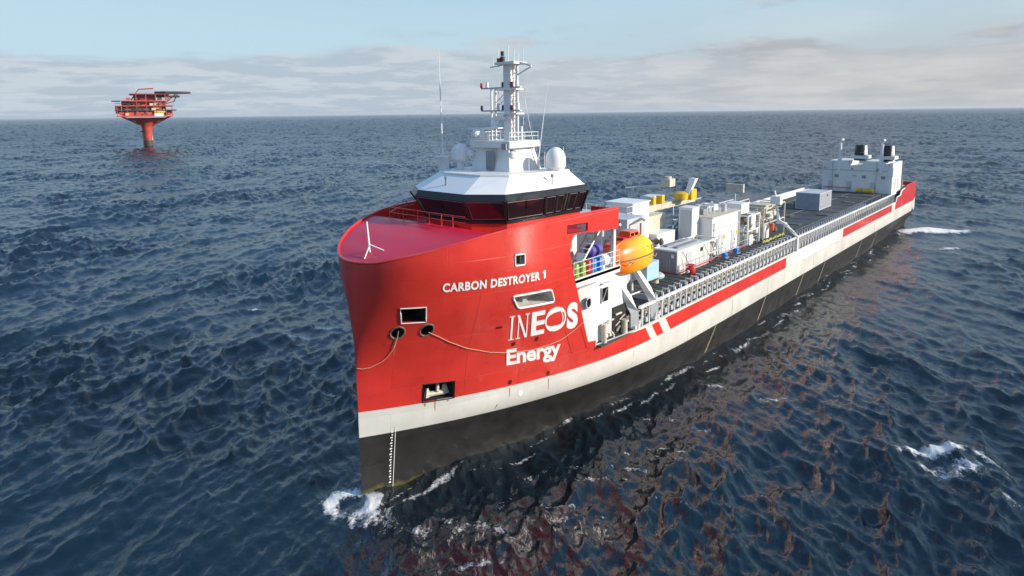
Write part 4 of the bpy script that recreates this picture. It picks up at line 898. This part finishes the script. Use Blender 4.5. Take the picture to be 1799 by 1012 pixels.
rl.tube([(40.5, .3, 12.2), (46, .3, 12.2)], .08, 6).box(43, 45.5, -.3, 1.2, 11.55, 12.2); rl.build('roof_piping', LGREY, w1)
t1 = thing('tall_cabinet', (39, 1.05, 7.5), 'slim white tower in front of the white module', 'tower')
MB().box(38.2, 39.7, .35, 1.75, 7.5, 12.5).build('casing', BRIGHTWHITE, t1); MB().box(38.15, 39.75, .3, 1.8, 12.5, 12.58).build('cap', WHITE, t1); MB().box(38.16, 38.2, .5, 1.6, 7.7, 12.3).build('front_panel', LGREY, t1)
g1 = thing('grey_deckhouse', (26, -.9, 7.98), 'pale grey deckhouse abaft the bridge with rail round its roof', 'deckhouse')
MB().box(24.6, 27.4, -4.5, 2.7, 7.98, 13.3).build('wall', LGREY, g1)
rail('roof_rail', [(24.7, -4.4), (24.7, 2.6), (27.3, 2.6)], 13.3, 1.0, BRIGHTWHITE, 2, 1.0, g1); MB().tube([(24.55 , 1.6 + .22 * math.cos(a), 12.2 + .22 * math.sin(a)) for a in [k * math.pi / 6 for k in range(13)]], .03, 5, False).build('hose_ring', GREY, g1)
for y in (-.9, -.2, .9, 1.5): MB().box(24.56, 24.6, y, y + .45, 12.55, 13.15).build('window', GLASS, g1)
g2 = thing('control_cabin', (32.1, -1.8, 7.5), 'small white cabin with bright side above the grey deckhouse', 'cabin')
MB().box(30.6, 33.6, -3.2, -.4, 7.5, 13.6).build('wall', WHITE, g2); MB().box(30.5, 33.7, -3.3, -.3, 13.6, 13.7).build('roof', BRIGHTWHITE, g2)
MB().box(30.55, 30.6, -2.6, -1.0, 12.3, 13.3).build('window', LGREY, g2)
for x in (41.5, 44.6): MB().box(x, x + .95, 3.05, 3.10, 7.6, 9.6).build('door', LGREY, w1); MB().box(x + .78, x + .86, 3.10, 3.15, 8.5, 8.7).build('door_handle', BLACK, w1)
MB().box(40.2, 46.5, 3.05, 3.16, 10.2, 10.32).build('cable_tray', LGREY, w1); MB().tube([(40.2, 3.14, 7.6), (40.2, 3.14, 10.9), (43, 3.14, 10.9)], .06, 6).build('pipe', CREAM, w1); MB().tube([(46.4, 3.16, 7.6), (46.4, 3.16, 11.4)], .08, 6).build('pipe', LGREY, w1)
for x in (42.6, 45.9): MB().box(x, x + .4, 3.05, 3.09, 9.0, 9.4).build('warning_plate', YEL2, w1)
MB().box(41.0, 42.4, .2, 1.6, 11.55, 12.1).build('roof_unit', GREY, w1); MB().cyl(44.6, 2.2, 11.55, 12.3, .25).build('roof_vent', LGREY, w1)
for x in (31.2, 35.4): MB().tube([(x, 4.33, 9.8), (x + .7, 4.95, 8.0)], .025, 5).build('lashing', OLIVE, c1)
for y in (2.2, 3.2): MB().box(31.5, 35.5, y, y + .5, 9.95, 10.03).build('roof_rib', GREY, c1)
MB().box(32.0, 33.0, 4.26, 4.33, 7.75, 9.55).build('door', LGREY, c1)
for i in range(9): x = 25.0 + i * .3; MB().tube([(24.5, -4.2 + i * .75, 8.0), (24.5, -4.2 + i * .75, 10.5 + (i % 3) * .8)], .05, 6).build('pipe', (CREAM, LGREY, WHITE)[i % 3], g1)
MB().box(24.5, 24.6, -1.2, -.2, 8.0, 10.0).build('door', GREY, g1); MB().box(24.45, 24.6, .6, 1.5, 10.6, 11.4).build('junction_box', GREY, g1)
# process skid with dark pipes ahead of the tower
sk = thing('pipe_skid', (35, -1, 7.5), 'pale skid with dark horizontal pipes and valves', 'skid')
MB().box(33.9, 37.6, -2.8, .3, 7.5, 10.4).build('housing', WHITE, sk); MB().box(33.8, 38.0, -4.6, -1.0, 10.4, 11.9).build('upper_housing', CREAM, sk)
for z in (9.2, 9.9): MB().tube([(33.2, -2.8, z + 1.2), (33.2, -2.6, z), (33.3, -2.2, z), (33.3, 1.2, z)], .1, 8).build('pipe', OLIVE, sk); MB().lathe(33.3, .6, [(z - .3, .12), (z - .1, .28), (z + .1, .28), (z + .3, .12)], 10).build('valve', OLIVE, sk); MB().lathe(33.3, 1.1, [(z - .35, .12), (z - .1, .24), (z + .1, .24), (z + .35, .12)], 10).build('valve', OLIVE, sk)
MB().box(33.0, 33.9, -.9, 1.6, 7.5, 8.7).build('valve_stand', GREY, sk)
# crane and gear on the starboard side
cr = thing('deck_crane', (41, -4.3, 7.5), 'pale deck crane with yellow hook block on the starboard side', 'crane')
MB().cyl(41, -4.2, 7.5, 12.2, .7, .6).build('pedestal', WHITE, cr, smooth=True)
MB().box(40.0, 42.2, -5.1, -3.4, 12.2, 13.1).build('slewing_house', BRIGHTWHITE, cr)
MB().tube([(39.6, -6.2, 12.3), (39.2, -6.4, 13.9), (40.6, -3.6, 14.2), (42.2, -2.4, 14.2)], .16, 6).tube([(39.4, -5.2, 12.4), (39.2, -5.6, 13.9)], .12, 6).build('gantry', LGREY, cr)
MB().box(40.4, 41.6, -2.9, -1.9, 14.2, 15.0).cyl(41, -2.4, 15.0, 15.25, .35).build('winch_house', CREAM, cr)
MB().loft([[(43.2, -1.6, 13.2), (43.6, -1.6, 13.2), (43.6, -1.1, 13.2), (43.2, -1.1, 13.2)], [(43.6, -1.3, 14.9), (44.3, -1.3, 14.9), (44.3, -.6, 14.9), (43.6, -.6, 14.9)]]).build('jib_head', BRIGHTWHITE, cr)
MB().box(35.5, 47.5, -3.4, -2.4, 11.9, 12.5).build('boom', CREAM, cr)
for x, y, s in ((38.6, -3.3, .36), (39.6, -3.0, .42)): MB().box(x, x + s * 1.4, y, y + s * 1.6, 12.5, 12.5 + s * 1.9).build('winch', YEL2, cr)
hk = MB(); hk.lathe(43.0, -1.9, [(12.55, .3), (12.7, .75), (13.3, .8), (13.5, .4)], 12); hk.box(43.4, 44.6, -1.7, -.9, 12.6, 13.7); hk.build('hook_block', YEL2, cr, smooth=True)
# machinery modules, pipe by pipe
def clutter(name, x0, x1, y0, y1, z0, z1, label, seed, frame_m=WHITE, blocks=(), npipe=26):
    rnd = random.Random(seed); t_ = thing(name, ((x0 + x1) / 2, (y0 + y1) / 2, DZ), label, 'machinery')
    fr = MB()
    for x in (x0, x1):
        for y in (y0, y1): fr.box(x - .07, x + .07, y - .07, y + .07, z0, z1)
    for z in (z0 + (z1 - z0) * .5, z1):
        for y in (y0, y1): fr.box(x0 + .07, x1 - .07, y - .06, y + .06, z - .12, z)
        for x in (x0, x1): fr.box(x - .06, x + .06, y0 + .07, y1 - .07, z - .12, z)
    fr.build('frame', frame_m, t_)
    for i, (bx0, bx1, by0_, by1, bz0, bz1, mm) in enumerate(blocks): MB().box(bx0, bx1, by0_, by1, bz0, bz1).build('equipment_box', mm, t_)
    for i in range(npipe):
        p = [rnd.uniform(x0, x1), rnd.uniform(y0, y1), rnd.uniform(z0 + .2, z1 - .2)]; path_ = [tuple(p)]
        for q in range(rnd.choice((1, 2, 3))):
            ax_ = rnd.choice((0, 1, 2)); lo, hi = ((x0, x1), (y0, y1), (z0 + .1, z1))[ax_]; p[ax_] = rnd.uniform(lo, hi); path_.append(tuple(p))
        MB().tube(path_, rnd.uniform(.05, .16), 7).build('pipe', rnd.choice((CREAM, CREAM, WHITE, LGREY, OLIVE, GREY)), t_)
    for i in range(7):
        x, y, z = rnd.uniform(x0, x1), rnd.uniform(max(y0, y1 - 1.2), y1), rnd.uniform(z0 + .4, z1 - .6)
        MB().lathe(x, y, [(z, .12), (z + .1, .3), (z + .5, .32), (z + .62, .12)], 10).build('vessel', rnd.choice((CREAM, WHITE, LGREY, OLIVE)), t_)
    return t_
clutter('pump_module', 47.6, 50.9, .6, 3.6, 7.5, 10.8, 'white framed pump module crowded with pipes next to the white module', 11, BRIGHTWHITE,
        ((48.2, 50.4, .8, 2.6, 10.8, 11.9, WHITE), (49.4, 50.6, 2.4, 3.3, 8.6, 10.7, BRIGHTWHITE), (48.0, 49.0, 2.6, 3.7, 7.5, 8.6, WHITE)))
clutter('manifold_module', 51.8, 58.5, -.6, 3.7, 7.5, 11.2, 'cream pipe manifold module behind the bent white post', 23, CREAM,
        ((52.6, 54.0, 2.4, 3.6, 7.5, 9.0, BRIGHTWHITE), (55, 57.5, .5, 2.8, 9.6, 11.0, CREAM), (54.6, 55.1, 3.2, 3.8, 8.2, 9.0, ORA)), 40)
clutter('reel_module', 48, 56, -5.4, -1.6, 7.5, 11.3, 'grey framed gear on the starboard side amidships', 31, LGREY, ((50.5, 53, -4.8, -2.4, 7.5, 10.6, GREY),), 24)
clutter('valve_skid', 36.6, 38.6, 2.0, 4.2, 7.5, 9.9, 'small pipe skid between the container and the tall white module', 47, WHITE, ((36.8, 37.6, 2.2, 3.2, 7.5, 9.0, LGREY),), 16)
clutter('generator_skid', 28.0, 32.8, -5.6, -3.4, 7.5, 12.6, 'white framed skid with pipes on the starboard side behind the grey deckhouse', 53, BRIGHTWHITE, ((28.6, 31.8, -5.2, -3.8, 7.5, 11.4, WHITE),), 22)
sg = thing('floodlight_panel', (57.5, -2.5, 7.5), 'beige rectangular panel on a post above the machinery', 'panel')
MB().box(57.3, 57.7, -3.1, -.9, 12.0, 13.0).build('panel', CREAM, sg); MB().cyl(57.5, -2.0, 7.5, 12.0, .12).build('post', LGREY, sg)
for i, (x, y) in enumerate(((46.6, 5.1), (48.8, 5.1), (50.2, 5.1))): pass
yh = MB(); 
for x in np.arange(47.5, 53.6, .55): yh.tube([(x, 5.35, 8.05), (x + .5, 5.35 + random.uniform(-.12, .12), 8.2 + random.uniform(-.1, .1))], .09, 6)
tag(yh.build('yellow_hose', mat('dull yellow hose', (.45, .42, .06), .6, var=.3), None), 'dull yellow hose lying along the deck edge by the bent post', 'hose')

# ------------------------------------------------------------------ aft engine casing
cg = MB(); prof = [(-5.3, 7.5), (5.4, 7.5), (5.4, 12.1), (4.6, 12.9), (1.2, 12.9), (1.2, 12.1), (-1.0, 12.1), (-1.0, 12.9), (-4.2, 12.9), (-5.1, 12.3), (-5.3, 11.6)]
cg.loft([[(104.6, y, z) for y, z in prof], [(111.5, y, z) for y, z in prof]]); casing = cg.build('engine_casing', WHITE, SHIP)
MB().box(104.4, 111.6, 5.42, 5.9, 7.5, 12.8).box(104.3, 106, 5.3, 6.0, 10.5, 12.0).build('casing_side', BRIGHTWHITE, casing)
MB().box(104.54, 104.6, -5.1, 5.0, 11.28, 11.34).build('casing_ledge', GREY, casing); MB().tube([(104.4, -5.0, 8.2), (104.4, -.5, 8.2)], .06, 6).build('casing_pipe', RED2, casing)
MB().box(104.55, 104.6, -.3, .4, 10.3, 10.42).build('name_plate', GREY, casing)
for y in (.4, 4.6):
    f_ = MB(); f_.use(BLACK).loft([[(106 + 1.1 * math.cos(a), y + .95 * math.sin(a), z) for a in [k * math.pi / 9 for k in range(18)]] for z in (13.0, 14.3)]); f_.loft([[(106 + k1 * math.cos(a), y + k1 * .9 * math.sin(a), z) for a in [k * math.pi / 9 for k in range(18)]] for k1, z in ((1.05, 14.3), (.9, 15.75))])
    fo = f_.build('funnel', None, SHIP, smooth=True)
    MB().loft([[(106.2 + k1 * math.cos(a), y + .55 + k1 * .55 * math.sin(a), z) for a in [k * math.pi / 9 for k in range(18)]] for k1, z in ((.95, 14.05), (.7, 15.65))]).build('funnel_shell', WHITE, fo)
    MB().box(104.7, 107.6, y - 1.3, y + 1.4, 13.35, 13.9).build('funnel_base', BRIGHTWHITE, fo)
for y in (-2.6, 4.0): MB().tube([(104.9, y, 11.0), (104.9, y, 16.0), (105.2, y, 16.5), (106, y + .1, 16.6)], [.42, .22, .22, .2], 10).build('exhaust_pipe', BRIGHTWHITE, SHIP, smooth=True)
rail('casing_rail', [(104.9, -1.0), (104.9, 1.2)], 12.1, 1.0, LGREY, 2, .7); rail('casing_rail', [(105, .4), (105, 4.6)], 13.9, .5, LGREY, 1, 1.4)
for y in (-4.2, -1.2, 2.6): MB().box(104.52, 104.6, y, y + .8, 7.6, 9.4).build('casing_door', LGREY, casing); MB().box(104.48, 104.53, y + .62, y + .7, 8.4, 8.6).build('door_handle', BLACK, casing)
for y in (-3.2, 1.2, 4.2): MB().box(104.5, 104.6, y, y + .6, 10.0, 10.5).build('louvre', GREY, casing)
for y in (-4.9, -.4, 3.6): MB().cyl(104.4, y, 11.5, 11.75, .12, .1, 8).build('deck_lamp', GREY, casing)
for x in (106.5, 108.5): MB().box(x, x + .9, 5.88, 5.94, 8.2, 10.0).build('casing_door', LGREY, casing)
MB().tube([(104.5, -3.6, 7.6), (104.5, -3.6, 12.8)], .07, 6).build('casing_pipe', LGREY, casing); MB().tube([(104.5, 3.4, 7.6), (104.5, 3.4, 12.8)], .05, 6).build('casing_pipe', CREAM, casing)
for x, y in ((64, 3), (64, -3), (70, 0), (74, 3.6), (89, 3), (89, -3), (95, .5), (99, 3.4), (99, -3.5)): MB().box(x, x + 1.5, y - .75, y + .75, DZ + .004, DZ + .09).build('deck_hatch', mat('worn hatch steel', (.10, .10, .10), .7, var=.4), SHIP)
for y in (-4.6, 0, 4.6): MB().box(59, 103, y - .06, y + .06, DZ + .004, DZ + .02).build('deck_line', mat('worn deck line paint', (.30, .29, .24), .8, var=.5, scale=4), SHIP)
for i in range(12): MB().cyl(60 + i * 3.6, 5.5, DZ, DZ + .3, .12, .1, 8).build('lashing_eye', OLIVE, SHIP)
for i in range(10): MB().box(61 + i * 4.2, 61.04 + i * 4.2, -5.9, 5.6, DZ + .004, DZ + .03).build('deck_seam', mat('deck seam', (.035, .035, .036), .8), SHIP)
ww = thing('yellow_winch', (103.6, 1.6, 7.5), 'yellow winch at the foot of the engine casing', 'winch')
for y in (.7, 1.9, 2.6): MB().tube([(103.4, y, 8.0), (103.4, y + .8, 8.0)], .4, 10).build('drum', YEL2, ww)
MB().box(103.0, 104.1, .5, 3.6, 7.5, 7.7).build('bed', OLIVE, ww)
aw = thing('mooring_winch', (114.5, 4.6, 7.5), 'weathered brown mooring winch on the port quarter', 'winch')
MB().tube([(114.5, 3.2, 8.6), (114.5, 5.6, 8.6)], .7, 12).build('drum', OLIVE, aw); MB().box(113.6, 115.6, 3.0, 5.8, 7.5, 8.1).build('bed', CREAM, aw); MB().box(114.0, 115.0, 2.7, 3.1, 7.6, 9.6).build('gearbox', OLIVE, aw)

# ------------------------------------------------------------------ mooring ropes hanging along the bow
def rope(pts, name, label):
    P = []
    for i in range(len(pts) - 1):
        for q in range(5): x = lerp(pts[i][0], pts[i + 1][0], q / 5); z = lerp(pts[i][1], pts[i + 1][1], q / 5); P.append(hp(x, z, .06))
    P.append(hp(*pts[-1], .06)); return tag(MB().tube(P, .019, 6).build(name, ROPE, None), label, 'rope')
rope([(1.5, 10.0), (1.52, 9.6), (1.44, 8.77), (1.25, 8.35), (1.02, 8.08), (.55, 7.77), (.25, 7.7), (.05, 7.74)], 'mooring_rope', 'thin pale rope from the forward fairlead round the stem')
rope([(2.85, 9.8), (3.4, 9.45), (4.11, 8.95), (5.2, 8.33), (6.66, 7.77), (7.81, 7.48), (9.5, 7.28), (10.8, 7.35), (11.73, 7.5), (12.8, 7.98), (13.6, 8.5)], 'mooring_rope', 'thin pale rope sagging from the after fairlead past the company lettering')

# ------------------------------------------------------------------ offshore platform in the distance
PLX, PLY = 167.9, -504.5
plat = bpy.data.objects.new('offshore_platform', None); COL.objects.link(plat); plat.location = V(PLX, PLY, 0)
fx, fy = PLX - CAM[0], -PLY - CAM[1]; plat.rotation_euler = (0, 0, math.atan2(fy, fx) - math.pi / 2)
tag(plat, 'red offshore platform on a single column standing in the sea', 'platform'); ORIG[plat.name] = (0, 0, 0)
K = .45
def pb(name, m_, *boxes):
    "boxes in pixels of the elevation: left, right, top, bottom, depth front and back in metres"
    mb = MB()
    for l, r_, t_, b__, d0, d1 in boxes: mb.box((l - 260) * K, (r_ - 260) * K, -d1, -d0, (258 - b__) * K, (258 - t_) * K)
    return mb.build(name, m_, plat, off=(0, 0, 0))
MB().lathe(0, 0, [(-6, 3.2), (4.5, 3.0)], 20).build('column_foot', PLATDARK, plat, smooth=True, off=(0, 0, 0))
MB().lathe(0, 0, [(4.5, 2.7), (10, 3.0), (14, 3.7), (17, 5.2), (19.2, 8.0), (20.8, 12.5), (21.6, 15.0)], 24).build('column', PLATRED, plat, smooth=True, off=(0, 0, 0))
MB().tube([(-3.2, -1.5, 0), (-3.4, -1.5, 16)], .5, 8).tube([(2.6, -2.2, 0), (2.7, -2.2, 8)], .45, 8).build('riser', PLATCREAM, plat, off=(0, 0, 0))
MB().box(-5.0, -2.0, -3.5, 0, 11.0, 11.6).build('boat_landing', PLATDARK, plat, off=(0, 0, 0))
bra = MB()
for sx, sy in ((-1, -1), (-1, 1), (1, -1), (1, 1)): bra.tube([(sx * 4, sy * 3, 16), (sx * 16, sy * 10, 22.6)], .6, 6)
bra.build('deck_brace', PLATRED, plat, off=(0, 0, 0))
for l, r_, y_, mm in ((218, 299, 207, PLATRED), (216, 305, 197, PLATDARK), (217, 300, 190, PLATRED), (226, 290, 182, PLATRED), (238, 296, 171, PLATMAR)): pb('deck', mm, (l, r_, y_, y_ + 1.6, -13, 13))
pb('module', PLATMAR, (226, 290, 183, 206.5, -7, 7)); pb('module', PLATRED, (222, 272, 199.5, 206, -11, 9)); pb('module', PLATRED, (246, 276, 171.5, 184, -6, 6)); pb('module', PLATRED, (230, 266, 190.5, 199, -9.5, 5)); pb('module', PLATCREAM, (273, 286, 198.5, 206, -12, 8)); pb('module', YEL2, (272, 288, 198, 202, -12.6, -12)); pb('module', BRIGHTWHITE, (272, 285, 203, 208, -13.2, -12.6))
pb('module', PLATMAR, (244, 268, 172.5, 182, -8, 9)); pb('module', PLATCREAM, (271, 283, 183, 196.5, -11, 6)); pb('module', PLATRED, (288, 298, 199, 205, -9, 6)); pb('module', PLATDARK, (217, 224, 191.5, 203, -9, 10)); pb('module', PLATDARK, (228, 262, 192, 197, -6, 9)); pb('module', PLATRED, (240, 269, 183.5, 190, -9, 6)); pb('module', PLATMAR, (258, 276, 175, 188, -7, 7))
rnd = random.Random(4)
for i in range(26):
    l = rnd.uniform(216, 290); t_ = rnd.choice((175, 184, 192, 200)); w = rnd.uniform(2, 7); h = rnd.uniform(2, 5)
    d = rnd.uniform(-13.5, -11.5); pb('equipment', rnd.choice((PLATRED, PLATDARK, PLATCREAM, PLATMAR, PLATDARK, PLATRED)), (l, l + w, t_ + 6 - h, t_ + 6, d, d + 4))
for l in (219, 233, 247, 261, 275, 289, 298): pb('deck_post', PLATRED, (l, l + 1.1, 172 if 238 < l < 290 else 190, 208, -12.8, -12.2), )
MB().box((212 - 260) * K, (224 - 260) * K, -4, 4, (258 - 183.5) * K, (258 - 182) * K).build('lookout_deck', PLATDARK, plat, off=(0, 0, 0))
pb('railing', PLATDARK, (217, 240, 186.5, 187.3, -12.6, -12.2)); pb('railing', PLATDARK, (217, 272, 194.5, 195.2, -12.9, -12.6))
# helideck carried on raking struts
hd = MB(); hd.loft([[((302 - 260) * K + 13.2 * math.cos(R(22.5 + 45 * k)), 11 * math.sin(R(22.5 + 45 * k)), z) for k in range(8)] for z in (39.6, 41.0)]); hd.build('helideck', PLATDARK, plat, off=(0, 0, 0))
MB().box((276 - 260) * K, (312 - 260) * K, -8, 8, 36.8, 38.0).build('helideck_truss', PLATDARK, plat, off=(0, 0, 0)); MB().box((310 - 260) * K, (332 - 260) * K, -3, 3, 40.4, 41.4).build('helideck_walkway', PLATCREAM, plat, off=(0, 0, 0))
hs = MB()
for y in (-6, 6):
    hs = MB(); hs.tube([((286 - 260) * K, y, 31), ((306 - 260) * K, y, 39)], .45, 6); hs.tube([((290 - 260) * K, y, 32), ((303 - 260) * K, y, 33.5)], .3, 6); hs.tube([((303 - 260) * K, y, 33.5), ((309 - 260) * K, y, 39)], .3, 6)
    hs.build('helideck_strut', PLATMAR, plat, off=(0, 0, 0))
MB().tube([((240 - 260) * K, -6, 35), ((252 - 260) * K, -8, 43), ((274 - 260) * K, -6, 43.6)], .5, 6).build('pedestal_crane', PLATRED, plat, off=(0, 0, 0))

# ------------------------------------------------------------------ air
HZ = bpy.data.materials.new('sea haze'); HZ.use_nodes = True; ht = HZ.node_tree; ht.nodes.clear()
ho = ht.nodes.new('ShaderNodeOutputMaterial'); hv = ht.nodes.new('ShaderNodeVolumePrincipled'); hv.inputs['Color'].default_value = (0.86, 0.90, 0.95, 1); hv.inputs['Density'].default_value = 0.00005; hv.inputs['Anisotropy'].default_value = 0.1
ht.links.new(hv.outputs[0], ho.inputs['Volume'])
hz = MB().box(-31500, 31500, -31500, 31500, -8, 70).build('haze', HZ, None); hz['kind'] = 'stuff'; hz['label'] = 'thin pale sea haze lying over the water'
